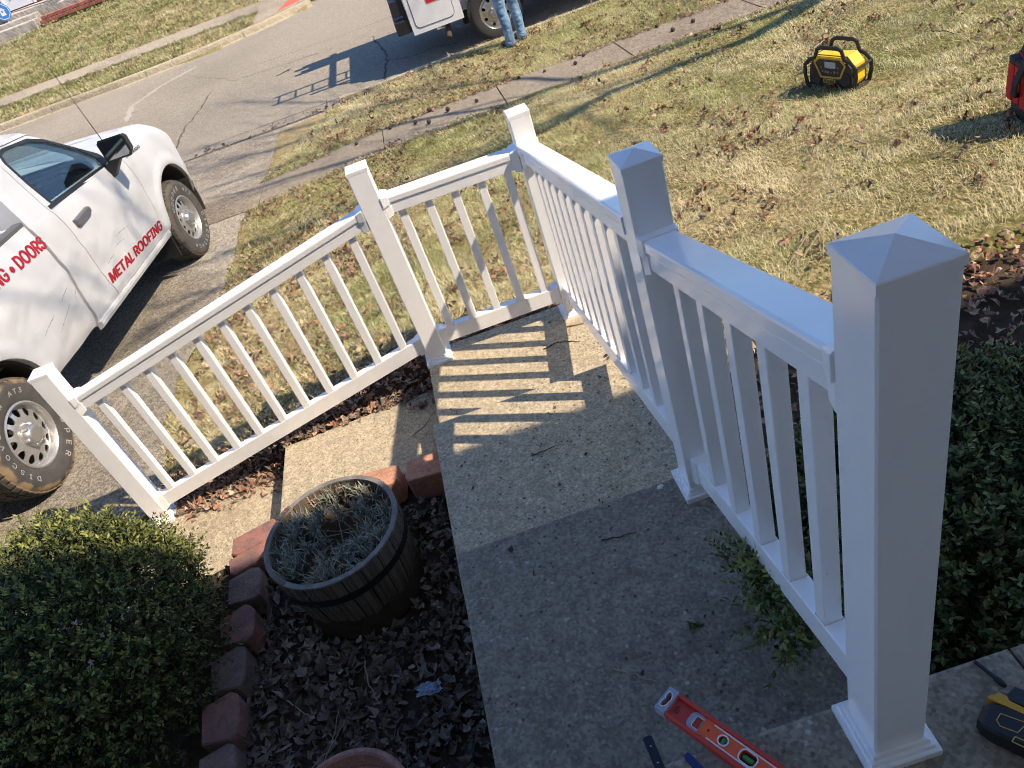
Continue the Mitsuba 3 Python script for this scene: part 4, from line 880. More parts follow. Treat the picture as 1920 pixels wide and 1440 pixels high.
# hood cut line, rocker line, bumper
BX0 = lin(-1.28, 1.245, 64)
bed = mf(loft_body(BX0, .50, lambda X: 1.395, 30, False)) - mf(box3((-1.22, -.90, .80), (1.19, .90, 1.6), .02)) - ycyl(0, .46, .462, .56, 1.2) - ycyl(0, .46, .462, -1.2, -.56)
obj('bed', tkc(tm(bed)), 'truck_paint', PT_, smooth=32)
obj('bed_liner', tkc(cat(box3((-1.218, -.895, .795), (1.187, .895, .815), .003), box3((1.172, -.89, .81), (1.188, .89, 1.36), .003), box3((-1.2, .876, .81), (1.187, .894, 1.37), .003), box3((-1.2, -.894, .81), (1.187, -.876, 1.37), .003))), 'dark_plastic', PT_)
for s in (1, -1):
  rc = []
  for i in range(20):
      x0, x1 = -1.26 + i * .1255, -1.26 + (i + 1) * .1255; c = float(sidec((x0 + x1) / 2, 1.39))
      rc.append(hull([(x, s * y, z) for x in (x0, x1) for y, z in ((.868, 1.397), (.868, 1.409), (.88, 1.413), (c - .012, 1.413), (c + .004, 1.405), (c + .004, 1.380))]))
  obj('bed_rail_cap', tkc(cat(rc)), 'trim_grey', PT_)
obj('chassis', tkc(cat(box3((-1.2, -.55, .36), (4.2, .55, .52), .02), trimesh.creation.cylinder(.05, 1.6).apply_transform(rot([1, 0, 0], 90)).apply_translation((0, 0, .40)), trimesh.creation.cylinder(.05, 1.6).apply_transform(rot([1, 0, 0], 90)).apply_translation((3.55, 0, .40)))), 'well_black', PT_)
for xa, r in ((0, .462), (3.57, .488)):
    for s in (1, -1):
        arc = [(xa + (r - .003) * math.cos(a), .46 + (r - .003) * math.sin(a)) for a in lin(-.35, math.pi + .35, 30)]; inn = [(xa + (r - .02) * math.cos(a), .46 + (r - .02) * math.sin(a)) for a in lin(-.35, math.pi + .35, 30)]
        sh = Polygon(arc + inn[::-1]); y = sorted((s * .562, s * .955)); w = tm(yprism(sh, *y))
        bk = tm(yprism(Polygon(arc), *sorted((s * .562, s * .580)))); obj('wheel_well', tkc(cat(w, bk)), 'well_black', PT_)
obj('front_bumper', tkc(tm(mf(loft_body(np.r_[lin(3.98, 4.56, 18), 4.6], .42, lambda X: .74, 8, False)) - mf(box3((3.0, -.84, .3), (4.35, .84, .9))))), 'chrome', PT_, smooth=32)
obj('rear_bumper', tkc(box3((-1.46, -.96, .52), (-1.285, .96, .74), .03)), 'chrome', PT_)
obj('tailgate', tkc(box3((-1.312, -.80, .82), (-1.283, .80, 1.385), .012)), 'truck_paint', PT_)
for s in (1, -1):
    obj('tail_light', tkc(box3((-1.318, s * .89 - .06, .95), (-1.281, s * .89 + .06, 1.36), .012)), 'letter_red', PT_)
    obj('headlight', tkc(hull([(x, s * y, z) for x, y, z in ((4.18, .90, 1.08), (4.43, .70, .98), (4.22, .90, .90), (4.46, .70, .88), (4.16, .80, 1.0), (4.4, .6, .95))])), 'pane', PT_)
for s in (1, -1): obj('rocker_panel', tkc(hull([(x, s * c, z) for x in (1.29, 3.02) for c, z in ((.93, .43), (.972, .445), (.985, .475), (.983, .50), (.94, .50))])), 'truck_paint', PT_)
# rubber window channel, glass, black mirror triangle
def onc(X, Z, o=0.): return np.c_[X, .972 - .0 + np.where(np.asarray(Z) > 1.33, -(np.asarray(Z) - 1.33) * .337, 0) - .018 + o, Z]
def side_plate(poly, th, o, s=1):
    m = prism(poly, th); v = np.array(m.vertices); q = onc(v[:, 0], v[:, 1], o); q[:, 1] += v[:, 2]; q[:, 1] *= s
    return trimesh.Trimesh(q, m.faces[:, ::-1] if s > 0 else m.faces, process=False)
for s in (1, -1):
    par = kd if s > 0 else PT_
    obj('window_seal', tkc(side_plate(wpoly.buffer(.020).difference(wpoly.buffer(-.006)), .009, -.004, s)), 'dark_plastic', par)
    obj('window_glass', tkc(side_plate(wpoly.buffer(-.002), .0005, -.012, s)), 'tint', par)
    tri = Polygon([(2.50, 1.575), (2.72, 1.415), (2.76, 1.33), (2.665, 1.31), (2.655, 1.40)]).buffer(-.006).buffer(.006)
    obj('mirror_patch', tkc(side_plate(tri, .010, -.002, s)), 'dark_plastic', par)
obj('belt_trim', tkc(side_plate(Polygon([(1.64, 1.345), (2.67, 1.295), (2.67, 1.325), (1.64, 1.372)]), .008, .004)), 'dark_plastic', kd)
wsm = mf(hull([(2.195, -.79, 1.80), (2.195, .79, 1.80), (2.80, .93, 1.36), (2.80, -.93, 1.36), (3.08, .62, 1.40), (3.08, -.62, 1.40), (3.18, .2, 1.41), (3.18, -.2, 1.41), (2.13, .7, 1.85), (2.13, -.7, 1.85)]))
gl = hull([(2.16, -.66, 1.805), (2.16, .66, 1.805), (2.86, -.78, 1.42), (2.86, .78, 1.42), (3.06, -.5, 1.43), (3.06, .5, 1.43), (2.24, 0, 1.815), (3.12, 0, 1.43)])
def sheet_poly(P): P = np.array(P, float); c = P.mean(0); return trimesh.Trimesh(np.vstack([P, c]), [[i, (i + 1) % len(P), len(P)] for i in range(len(P))], process=False)
obj('windshield', tkc(sheet_poly([(2.17, -.68, 1.80), (2.17, .68, 1.80), (2.78, .83, 1.40), (3.04, .50, 1.40), (3.10, 0, 1.40), (3.04, -.50, 1.40), (2.78, -.83, 1.40)])), 'tint', PT_)
obj('rear_window', tkc(sheet_poly([(1.315, -.62, 1.42), (1.315, .62, 1.42), (1.345, .56, 1.74), (1.345, -.56, 1.74)])), 'tint', PT_)
obj('seat', tkc(cat(rbox(.16, .56, .62, .05, (1.52, .42, 1.22)), rbox(.16, .56, .62, .05, (1.52, -.42, 1.22)), rbox(.10, .26, .16, .04, (1.50, .42, 1.62)), rbox(.10, .26, .16, .04, (1.50, -.42, 1.62)), box3((1.4, -.85, .98), (2.0, .85, 1.08), .04))), 'seat_cloth', PT_)
obj('dashboard', tkc(hull([(2.52, -.86, 1.05), (2.52, .86, 1.05), (2.6, -.85, 1.32), (2.6, .85, 1.32), (2.9, -.6, 1.31), (2.9, .6, 1.31), (2.9, -.6, 1.05), (2.9, .6, 1.05)])), 'dark_plastic', PT_)
sw_ = tube([(.17 * math.cos(a), .17 * math.sin(a), 0) for a in lin(0, 2 * math.pi, 25)[:-1]], .014, 8, closed=True)
obj('steering_wheel', tkc(xf(cat(sw_, rbox(.33, .04, .02, .008), rbox(.04, .17, .02, .008, (0, -.085, 0))), mat4(rot([0, 1, 0], -62)[:3, :3], (2.38, -.40, 1.30)))), 'dark_plastic', PT_)
# mirror
km = obj('mirror', tkc(cat(hull([(x, y, z) for x, k in ((2.60, 1.), (2.70, .8)) for y, z in ((1.035, 1.335), (1.315, 1.345), (1.33, 1.38), (1.325, 1.52), (1.30, 1.55), (1.06, 1.55), (1.03, 1.52))] if False else [((2.60 if k == .9 else 2.71), 1.16 + (y - 1.18) * k, 1.43 + (z - 1.44) * k) for k in (.9, .72) for y, z in ((1.04, 1.335), (1.30, 1.34), (1.325, 1.37), (1.325, 1.52), (1.295, 1.55), (1.065, 1.55), (1.035, 1.52))]), hull([(x, y, z) for x in (2.64, 2.72) for y, z in ((.965, 1.20), (.965, 1.31), (1.08, 1.345), (1.14, 1.345), (1.0, 1.20))]))), 'dark_plastic', kd)
obj('mirror_glass', tkc(hull([(x, 1.16 + (y - 1.18) * .76, 1.433 + (z - 1.443) * .76) for x in (2.594, 2.598) for y, z in ((1.04, 1.335), (1.30, 1.34), (1.325, 1.37), (1.325, 1.52), (1.295, 1.55), (1.065, 1.55), (1.035, 1.52))])), 'mirror_glass', kd)
# handle
hx0 = 1.72; cS = float(sidec(1.85, 1.17))
hb = [(x, cS + y, z) for x, zz in ((1.725, 1.160), (1.75, 1.148), (1.94, 1.156), (1.985, 1.170)) for y, k in ((-.02, 1.), (.024, .9), (.034, .6)) for z in (zz - .024 * k, zz + .030 * k)]
kh = obj('handle', tkc(hull(hb)), 'trim_grey', kd)
cup = xf(trimesh.creation.icosphere(3, 1), mat4(np.diag([.075, .010, .048]), (1.86, cS + .0015, 1.175)))
lk = xf(lathe([(0, 0), (.012, 0), (.010, .003), (0, .003)], 16), mat4(rot([1, 0, 0], -90)[:3, :3], (1.752, cS + .0225, 1.162)))
# antenna
obj('antenna', tkc(tube([(3.03, .87, 1.41), (2.985, .862, 1.75), (2.925, .855, 2.16)], [.0045, .0035, .0025], 6)), 'dark_plastic', PT_)
# lettering on the body sides
def side_text(s, X0, X1, Z0, Z1, h, mat, parent, name='lettering', out=.0025, edge=None, dz=0.0):
    t = text(s, h, .001); t = cat([t.copy().apply_translation((o * h, 0, k_ * .00035)) for k_, o in enumerate((-.030, 0, .030))]); b = t.bounds; v = np.array(t.vertices); v[:, 0] = (v[:, 0] - b[0][0]) / (b[1][0] - b[0][0]); v[:, 1] -= 0
    t2 = trimesh.Trimesh(v * [1, 1, 1], t.faces, process=False)
    for _ in range(1):
        X = X0 + (X1 - X0) * v[:, 0] + .12 * v[:, 1]; Z = Z0 + (Z1 - Z0) * v[:, 0] + v[:, 1]
        c = sidec(X, Z) + out + v[:, 2]
    return obj(name, tkc(trimesh.Trimesh(np.c_[X, c, Z], t.faces[:, ::-1], process=False)), mat, parent)
side_text('METAL ROOFING', 1.705, 2.915, .622, .568, .082, 'letter_red', kd, out=.004)
kb = scene and PT_
side_text('ING \u2022 DOORS', .520, 1.275, 1.210, 1.187, .088, 'letter_red', PT_, out=.004)
def fender_text(s, X0, X1, Z0, h):
    t = text(s, h, .002); b = t.bounds; v = np.array(t.vertices); X = X0 + (X1 - X0) * (v[:, 0] - b[0][0]) / (b[1][0] - b[0][0]); Z = Z0 - .05 * (X - X0) + v[:, 1]
    return np.c_[X, sidec(X, Z) + .003 + v[:, 2], Z], t.faces[:, ::-1]
v, f_ = fender_text('SILVERADO', 3.02, 3.36, 1.245, .026); obj('nameplate', tkc(trimesh.Trimesh(v, f_, process=False)), 'trim_grey', PT_)
# scratches on the dented side
sc = []
for x0, z0, x1, z1 in ((.62, .76, .86, .83), (.80, .70, 1.08, .80), (.98, .84, 1.16, .90), (1.16, .78, 1.30 - .06, .84), (2.0, .80, 2.25, .79), (2.10, .86, 2.42, .84), (1.78, .75, 1.95, .78)):
    X, Z = lin(x0, x1, 9), lin(z0, z1, 9) + .004 * np.sin(lin(0, 5, 9)); obj('scratch', tkc(tube(np.c_[X, sidec(X, Z) - .0006, Z], [.0004] + [.0018] * 7 + [.0004], 5)), 'trim_grey', PT_)
obj('mud_flap', tkc(box3((3.03, .66, .22), (3.05, .95, .50), .004)), 'dark_plastic', PT_)

# wheels
def wheel_parts(parent, put, R=.40, r_rim=.2286, width=.262, slots=12, words=(), mud=None, hub=None, cap='wheel_steel', tyre_mat='rubber_tyre', nlug=48, holes='oval'):
    'wheel in its own frame: axis +y outward, outer face at y = 0'
    w = width
    prof = [(r_rim - .004, -.012), (r_rim + .012, -.004), (r_rim + .035, .004), (R * .82, .012), (R * .90, .006), (R * .955, -.012), (R * .985, -.035), (R, -.055), (R, -w + .055), (R * .985, -w + .03), (R * .955, -w + .012), (R * .82, -w - .01), (r_rim + .01, -w + .004), (r_rim - .004, -w + .012), (r_rim - .004, -.012)]
    def lz(pr, n=72): return xf(lathe([(r, y) for r, y in pr], n), rot([1, 0, 0], -90))
    k = thing_part(parent, 'wheel', put(lz(prof)), tyre_mat, 40)
    tb = []
    for i in range(nlug):
        a = 2 * math.pi * i / nlug
        for j, (y, l, da) in enumerate(((-.040, .052, 0), (-w + .040, .052, .5), (-.095, .040, .25), (-.150, .040, .75))):
            aa = a + da * 2 * math.pi / nlug; b = rbox(R * 2 * math.pi / nlug * .70, l, .010, .003)
            if j < 2: v = np.array(b.vertices); v[:, 2] -= .012 * np.clip((np.abs(v[:, 1]) / (l / 2)) * ((v[:, 1] > 0) == (j == 0)), 0, 1); b = trimesh.Trimesh(v, b.faces, process=False)
            b = xf(b, mat4(rot([0, 0, 1], 18 if j % 2 else -14)[:3, :3])); b.apply_translation((0, y, R + .002)); tb.append(xf(b, rot([0, 1, 0], math.degrees(aa))))
    obj('tread', put(cat(tb)), tyre_mat, k, kind='stuff')
    rp_ = [(r_rim - .006, -w + .01), (r_rim - .006, -.016), (r_rim + .004, -.010), (r_rim + .004, -.003), (r_rim - .008, .001), (r_rim - .016, -.006), (r_rim - .026, -.030), (r_rim - .030, -.048), (r_rim - .038, -.046), (r_rim - .052, -.036), (r_rim - .085, -.026), (r_rim - .110, -.020), (.085, -.022), (.0, -.022), (.0, -.032), (.10, -.030), (r_rim - .085, -.034), (r_rim - .052, -.044), (r_rim - .036, -.056), (r_rim - .022, -.060), (r_rim - .018, -w + .01), (r_rim - .006, -w + .01)]
    rim = mf(lz(rp_[:-1] + [rp_[0]], 72)) if True else None
    for i in range(slots):
        a = 2 * math.pi * (i + .5) / slots
        if holes == 'oval':
            s_ = affinity.rotate(affinity.scale(Point(0, 0).buffer(1, quad_segs=6), .030, .027), 0)
            s_ = Polygon([(x, y * (1.0 + 9 * x)) for x, y in s_.exterior.coords]); rr3 = r_rim - .066
        else:
            s_ = affinity.scale(Point(0, 0).buffer(1, quad_segs=6), .027, .024); s_ = Polygon([(x, y * (1 + 8 * x)) for x, y in s_.exterior.coords]); rr3 = r_rim - .062
        s_ = affinity.rotate(affinity.translate(s_, rr3, 0), math.degrees(a), origin=(0, 0)); rim = rim - yprism(s_, -.12, .05)
    kr = obj('rim', put(tm(rim)), cap, k, smooth=35) if True else None
    hubm = [xf(lathe([(0, 0), (.082, 0), (.080, .020), (.062, .046), (.046, .052), (.030, .050), (.0, .052)], 36), mat4(rot([1, 0, 0], -90)[:3, :3], (0, -.026, 0)))]
    for i in range(6 if slots == 12 else 8):
        a = 2 * math.pi * i / (6 if slots == 12 else 8); hubm.append(xf(hull([(x, y, z) for y, r in ((-.018, .019), (.012, .017), (.018, .010)) for x, z in [(.070 + r * math.cos(t), r * math.sin(t)) for t in lin(0, 6.28, 9)]]), rot([0, 1, 0], math.degrees(a))))
    obj('hub_cap', put(cat(hubm)), 'hub_silver', k, smooth=40)
    obj('brake_drum', put(xf(trimesh.creation.cylinder(r_rim - .05, .04, sections=32), mat4(rot([1, 0, 0], 90)[:3, :3], (0, -.13, 0)))), 'well_black', k)
    for s, a0, a1, hh in words:
        let = []
        for i, ch in enumerate(s):
            if ch == ' ': continue
            t = text(ch, hh, .0012, False); b = t.bounds; t.apply_translation((-(b[0][0] + b[1][0]) / 2, 0, 0)); v = np.array(t.vertices) * [1.15, 1, 1]
            a = math.radians(a0 + (a1 - a0) * (i + .5) / len(s)); rr_2 = R * .765
            x, z = v[:, 0], rr_2 - hh / 2 + v[:, 1]; ca, sa = math.cos(a), math.sin(a)
            rad = np.hypot(x, z); yy = np.interp(rad, [r_rim + .012, r_rim + .035, R * .82, R * .90], [-.004, .004, .012, .006]) + .0008 + v[:, 2]
            let.append(trimesh.Trimesh(np.c_[x * ca + z * sa, yy, -x * sa + z * ca], t.faces[:, ::-1], process=False))
        obj('sidewall_lettering', put(cat(let)), 'letter_white', k)
    return k
def thing_part(parent, name, mesh, mat, smooth): return obj(name, mesh, mat, parent, smooth=smooth)
def tyre_texture(key, hub, axis, amt, seed):
    h0, a0 = np.array(hub), np.array(axis)
    def fn(p, n, uv):
        q = mi.Vector3f(p) - mi.Vector3f(*[float(v) for v in h0]); d = dr.dot(q, mi.Vector3f(*[float(v) for v in a0])); r = dr.sqrt(dr.maximum(dr.dot(q, q) - d * d, 0))
        nz = FB(p.x * 14 + seed, p.y * 14, p.z * 14, octaves=3)
        m = SS(.342, .362, r + .03 * (nz - .5)) * SS(.405, .385, r) * SS(.25, .5, nz) * amt
        return MX(MX((.055, .053, .05), (.10, .095, .085), nz), (.40, .27, .14), m)
    M(key, fn, .85, specular=.25)
for i, (X, words, amt) in enumerate(((0., (('DISCOVERER', 221, 352, .034), ('AT3', 6, 34, .034), ('COOPER', 70, 166, .042)), .55), (3.55, (('COOPER', 300, 375, .042), ('AT3', 30, 62, .034), ('DISCOVERER', 100, 225, .034)), .12))):
    hub = O0 + Xh * X + Uu * .40
    tyre_texture(f'tyre_{"ab"[i]}', hub, Nn, amt, i * 7)
    wheel_parts(PT_, lambda m, X=X: tk(xf(m, mat4(t=(X, 0., .40)))), words=words, tyre_mat=f'tyre_{"ab"[i]}')
    lw = mat4(np.diag([1., -1., 1.]), (X, -1.94, .40))
    obj('wheel', tk(xf(xf(lathe([(.21, -.01), (.24, 0), (.33, .01), (.385, -.02), (.40, -.055), (.40, -.20), (.385, -.24), (.21, -.25), (.21, -.01)], 48), rot([1, 0, 0], -90)), lw)), 'rubber_tyre', PT_, smooth=40)
# load in the bed
TC = thing('tool_case', 'black tool case with dark grey lid in the pickup bed behind the cab', 'tool case')
obj('body', tkc(rbox(.42, .30, .26, .02, (.98, .60, 1.13))), 'dark_plastic', TC); obj('lid', tkc(rbox(.44, .32, .05, .015, (.98, .60, 1.288))), 'trim_grey', TC); obj('latch', tkc(rbox(.05, .02, .07, .006, (.98, .768, 1.27))), 'dark_plastic', TC)
CH = thing('battery_charger', 'yellow and black battery charger on top of the case in the pickup bed', 'charger')
obj('body', tkc(hull([(x, y, z) for x, y, z in ((.80, .50, 1.314), (1.0, .50, 1.314), (.80, .66, 1.314), (1.0, .66, 1.314), (.83, .53, 1.40), (.97, .53, 1.40), (.83, .63, 1.40), (.97, .63, 1.40))])), 'radio_yellow', CH); obj('top', tkc(hull([(x, y, z) for x in (.85, .95) for y in (.55, .61) for z in (1.4005, 1.425)] + [(.9, .58, 1.43)])), 'dark_plastic', CH)
CO = thing('blue_bucket', 'bright blue bucket standing in the pickup bed by the rail', 'bucket')
M('bucket_blue', (.02, .25, .55), .4)
obj('body', tkc(xf(lathe([(0, 0), (.11, 0), (.135, .36), (.142, .36), (.142, .375), (.128, .375), (.104, .012), (0, .012)], 32), mat4(t=(.62, .70, .816)))), 'bucket_blue', CO, smooth=40)
obj('handle', tkc(tube([(.62 - .14, .70, 1.16), (.60, .80, 1.22), (.62 + .14, .70, 1.16)], .005, 6)), 'bright_steel', CO)
# ------------------------------------------------------------------ white service truck at the kerb
M('white_paint', (.78, .78, .77), .25, specular=.5, clearcoat=.5); M('sticker_red', (.60, .02, .04), .4); M('gap_grey', (.12, .12, .125), .6)
ST = thing('service_truck', 'white utility truck with ladder rack at the kerb, cropped by the top edge', 'truck')
TY, TZ = 11.80, -1.565     # near side plane, road
def rbx(x0, x1, y0, y1, z0, z1, r=.015): return box3((x0, TY + y0, TZ + z0), (x1, TY + y1, TZ + z1), r)
def fprism(poly, y0, y1): m = prism(poly, y1 - y0); v = np.array(m.vertices); return trimesh.Trimesh(np.c_[v[:, 0], TY + y0 + v[:, 2], TZ + v[:, 1]], m.faces[:, ::-1], process=False)
bodyp = Polygon([(-.385, .49), (.40, .49), (.40, .50), (1.37, .50), (1.37, .49), (2.62, .49), (2.62, 1.50), (-.385, 1.50)])
archp = Polygon([(.405, .3), (.405, .86), (.47, 1.0), (.58, 1.06), (1.20, 1.06), (1.32, 1.0), (1.375, .86), (1.375, .3)])
obj('service_body', tm(mf(fprism(bodyp, 0, 2.02)) - mf(fprism(archp, -.1, .42)) - mf(fprism(archp, 1.6, 2.2)) - mf(rbx(-.34, 2.58, .36, 1.66, .75, 1.7, .01))), 'white_paint', ST)
obj('wheel_housing', cat(rbx(.40, 1.38, .424, .46, .3, 1.06, .005), rbx(.40, 1.38, .0 + .03, .42, 1.052, 1.068, .003)), 'well_black', ST)
def cdoor(x0, x1, z0, z1, rad=.07):
    P = rr_(x0, x1, z0, z1, rad)
    k = obj('compartment_door', fprism(P, -.012, -.001), 'white_paint', ST)
    obj('seal', fprism(P.buffer(.010).difference(P.buffer(.001)), -.006, .0), 'gap_grey', k); return k
d1 = cdoor(-.315, .285, .575, 1.40); cdoor(.46, 1.34, 1.115, 1.42); cdoor(1.46, 2.54, .56, 1.40)
obj('latch', fprism(rr_(-.26, -.14, .985, 1.045, .025), -.022, -.012), 'dark_plastic', d1)
kS = obj('sticker', fprism(rr_(-.085, .225, .835, 1.02, .025), -.0145, -.0125), 'letter_white', d1)
obj('sticker_field', fprism(rr_(-.072, .212, .848, 1.007, .018), -.0158, -.0146), 'sticker_red', kS)
obj('sticker_mark', cat([fprism(rr_(x, x + .022, .868, .868 + h, .004), -.0168, -.0159) for x, h in ((-.04, .10), (.0, .055), (.04, .055), (.08, .055), (.12, .1))]), 'letter_white', kS) if False else None
obj('rear_bumper', cat(rbx(-.62, -.392, .03, 1.99, .54, .735, .012)), 'dark_plastic', ST)
obj('step_bracket', rbx(-.60, -.40, .05, .45, .80, 1.02, .01), 'dark_plastic', ST)
obj('bumper_post', rbx(-.46, -.392, .06, .30, .735, .80, .005), 'dark_plastic', ST)
obj('tail_light', rbx(-.41, -.387, .06, .20, 1.05, 1.35, .008), 'letter_red', ST)
obj('exhaust_pipe', tube([(.18, TY + .55, TZ + .50), (.14, TY + .20, TZ + .42), (.10, TY - .02, TZ + .30)], .042, 14), 'rust', ST)
obj('exhaust_mouth', tube([(.1003, TY - .0195, TZ + .3006), (.0995, TY - .0225, TZ + .2982)], .034, 14), 'black_line', ST)
obj('chassis', rbx(-.3, 4.9, .55, 1.45, .38, .60, .02), 'well_black', ST)
cabp = Polygon([(2.66, .45), (3.62, .45), (3.66, .6), (3.78, .86), (3.98, .96), (4.2, .96), (4.38, .86), (4.5, .6), (4.52, .5), (5.0, .5), (5.04, .9), (4.98, 1.16), (4.0, 1.26), (3.42, 1.90), (2.72, 1.93), (2.66, 1.85)])
sw2 = Polygon([(2.82, 1.30), (3.72, 1.28), (3.34, 1.78), (2.82, 1.80)]).buffer(-.03).buffer(.03)
obj('cab', tm(mf(fprism(cabp, .02, 2.0)) - mf(fprism(sw2, -.1, .10)) - mf(fprism(sw2, 1.92, 2.2))), 'white_paint', ST)
obj('side_window', fprism(sw2.buffer(.01), .06, .066), 'dark_plastic', ST); obj('side_window', fprism(sw2.buffer(.01), 1.95, 1.956), 'dark_plastic', ST)
obj('front_bumper', rbx(5.0, 5.14, .05, 1.95, .45, .70, .03), 'chrome', ST)
def wput(x, y, sgn=-1):
    Mx = mat4(np.array([[1, 0, 0], [0, sgn, 0], [0, 0, 1.]]), (x, y, TZ + .41))
    def f(m):
        v = np.array(m.vertices) @ Mx[:3, :3].T + Mx[:3, 3]; return trimesh.Trimesh(v, m.faces[:, ::-1] if sgn < 0 else m.faces, process=False)
    return f
wheel_parts(ST, wput(.885, TY + .04), R=.41, r_rim=.245, width=.25, slots=8, cap='wheel_alloy', nlug=44, holes='big')
M('wheel_alloy', (.62, .60, .56), .22, metallic=.85)
for x, y in ((4.08, TY + .04), (.885, TY + 1.73), (4.08, TY + 1.73)):
    obj('wheel', xf(xf(lathe([(.0, -.03), (.20, -.03), (.24, 0), (.33, .01), (.39, -.02), (.41, -.055), (.41, -.20), (.385, -.24), (.0, -.25)], 40), rot([1, 0, 0], 90)), mat4(t=(x, y, TZ + .41))), 'rubber_tyre', ST, smooth=40)
# ladder rack with ladders and a bundle
rk = 1.92
for x in (-.30, 1.30, 2.55):
    for y in (.06, 1.96): obj('rack_post', rbx(x - .03, x + .03, y - .03, y + .03, 1.50, rk + .02, .006), 'trim_grey', ST)
    obj('rack_crossbar', rbx(x - .05, x + .05, -.02, 2.04, rk + .021, rk + .08, .008), 'trim_grey', ST)
for y in (.06, 1.96): obj('rack_rail', rbx(-.75, 4.4, y - .025, y + .025, rk - .06, rk - .005, .006), 'trim_grey', ST)
M('aluminium', (.55, .55, .56), .35, metallic=.9); M('lumber', (.48, .35, .20), .8)
LD = thing('ladder', 'aluminium extension ladder lying on the rack of the service truck', 'ladder')
for y in (.16, .56): obj('side_rail', rbx(-1.30, 3.6, y - .018, y + .018, rk + .082, rk + .16, .004), 'aluminium', LD)
for i in range(16): obj('rung', tube([(-1.2 + i * .3, TY + .14, TZ + rk + .12), (-1.2 + i * .3, TY + .58, TZ + rk + .12)], .016, 8), 'aluminium', LD)
LB = thing('lumber_bundle', 'bundle of boards tied on the far side of the service truck rack', 'lumber')
for i in range(5): obj('board', rbx(-.95 + .13 * (i % 3), 3.2, 1.42 + .10 * i, 1.51 + .10 * i, rk + .082, rk + .15 + .03 * (i % 2), .003), 'lumber', LB)

# ------------------------------------------------------------------ man standing by the service truck (jeans and boots in view)
def limb(joints, bones, ref=.012, it=6):
    ms = []
    for a, b in bones:
        pa, ra = joints[a]; pb, rb_ = joints[b]
        P = []
        for p, r in ((pa, ra), (pb, rb_)):
            s = trimesh.creation.icosphere(2, 1.); P.append(np.array(s.vertices) * (np.array(r) if np.ndim(r) else r) + np.array(p))
        ms.append(Manifold.hull_points(np.vstack(P)))
    m = ms[0]
    for q in ms[1:]: m = m + q
    t = tm(m.refine_to_length(ref)); t.merge_vertices()
    trimesh.smoothing.filter_taubin(t, iterations=it); return t
def denim(p, n, uv):
    a = FB(p.x * 9, p.y * 9, p.z * 5, octaves=3); f = N(p.x * 260, p.y * 260, p.z * 420)
    return MX((.085, .17, .29), (.26, .40, .54), SS(.3, .72, a) * .75 + .25 * f)
M('denim', denim, .85, bump=lambda p, n, uv: .010 * FB(p.x * 11 + p.y * 5, p.y * 9, p.z * 26, octaves=2)); M('skin', (.48, .29, .20), .55); M('shirt', (.10, .115, .13), .85); M('hair', (.06, .04, .025), .8); M('boot', (.13, .085, .055), .7); M('sole', (.05, .042, .035), .8)
PE = thing('person', 'man in light blue jeans and brown boots standing beside the white truck wheel', 'person')
FP = np.array([.935, 10.70, -1.375]); yw = rot([0, 0, 1], 20)[:3, :3]     # faces the truck (+y), turned a little left
def pe(m): return xf(m, mat4(yw, FP))
Lx, Rx = -.115, .125
J = {'pelL': ((-.085, 0, .93), .118), 'pelR': ((.085, 0, .93), .118), 'wst': ((0, .01, 1.04), (.155, .115, .10))}
for s, x, dy in (('L', Lx, -.03), ('R', Rx, .07)):
    J |= {f'hip{s}': ((.75 * x, 0, .90), .102), f'th{s}': ((x * .9, dy * .4 + .01, .70), .092), f'kn{s}': ((x, dy * .7 + .018, .49), .070), f'ca{s}': ((x * 1.02, dy * .9 - .015, .33), .070), f'an{s}': ((x * 1.04, dy - .01, .10), .062), f'hem{s}': ((x * 1.04, dy - .005, .055), .074)}
B = [('pelL', 'pelR'), ('pelL', 'wst'), ('pelR', 'wst')]
for s in 'LR': B += [(f'pel{s}', f'hip{s}'), (f'hip{s}', f'th{s}'), (f'th{s}', f'kn{s}'), (f'kn{s}', f'ca{s}'), (f'ca{s}', f'an{s}'), (f'an{s}', f'hem{s}')]
jm = limb(J, B, .014, 5); v = np.array(jm.vertices); v += (meshkit.fbm(v * [16, 16, 34], 3, 3)[:, None] - .5) * .022 * np.array([1, 1, .2]) * ss(1.0, .8, v[:, 2:3]); v[:, 2] = np.maximum(v[:, 2], .018); jm.vertices = v
UB = {'hp': ((0, .0, 1.0), (.15, .11, .08)), 'be': ((0, .012, 1.12), (.152, .112, .1)), 'ch': ((0, .0, 1.31), (.165, .115, .1)), 'shL': ((-.17, -.005, 1.43), .062), 'shR': ((.17, -.005, 1.43), .062), 'nk': ((0, -.005, 1.49), .060), 'hd0': ((0, .01, 1.56), .062), 'hd1': ((0, .018, 1.66), (.076, .092, .085)), 'jaw': ((0, .055, 1.595), .046),
      'elL': ((-.235, .06, 1.17), .047), 'elR': ((.235, .06, 1.17), .047), 'wrL': ((-.215, .27, 1.10), .031), 'wrR': ((.205, .27, 1.12), .031), 'paL': ((-.205, .345, 1.09), (.036, .045, .018)), 'paR': ((.195, .345, 1.11), (.036, .045, .018))}
BB = [('hp', 'be'), ('be', 'ch'), ('ch', 'shL'), ('ch', 'shR'), ('shL', 'nk'), ('shR', 'nk'), ('nk', 'hd0'), ('hd0', 'hd1'), ('hd0', 'jaw'), ('jaw', 'hd1'), ('shL', 'elL'), ('shR', 'elR'), ('elL', 'wrL'), ('elR', 'wrR'), ('wrL', 'paL'), ('wrR', 'paR')]
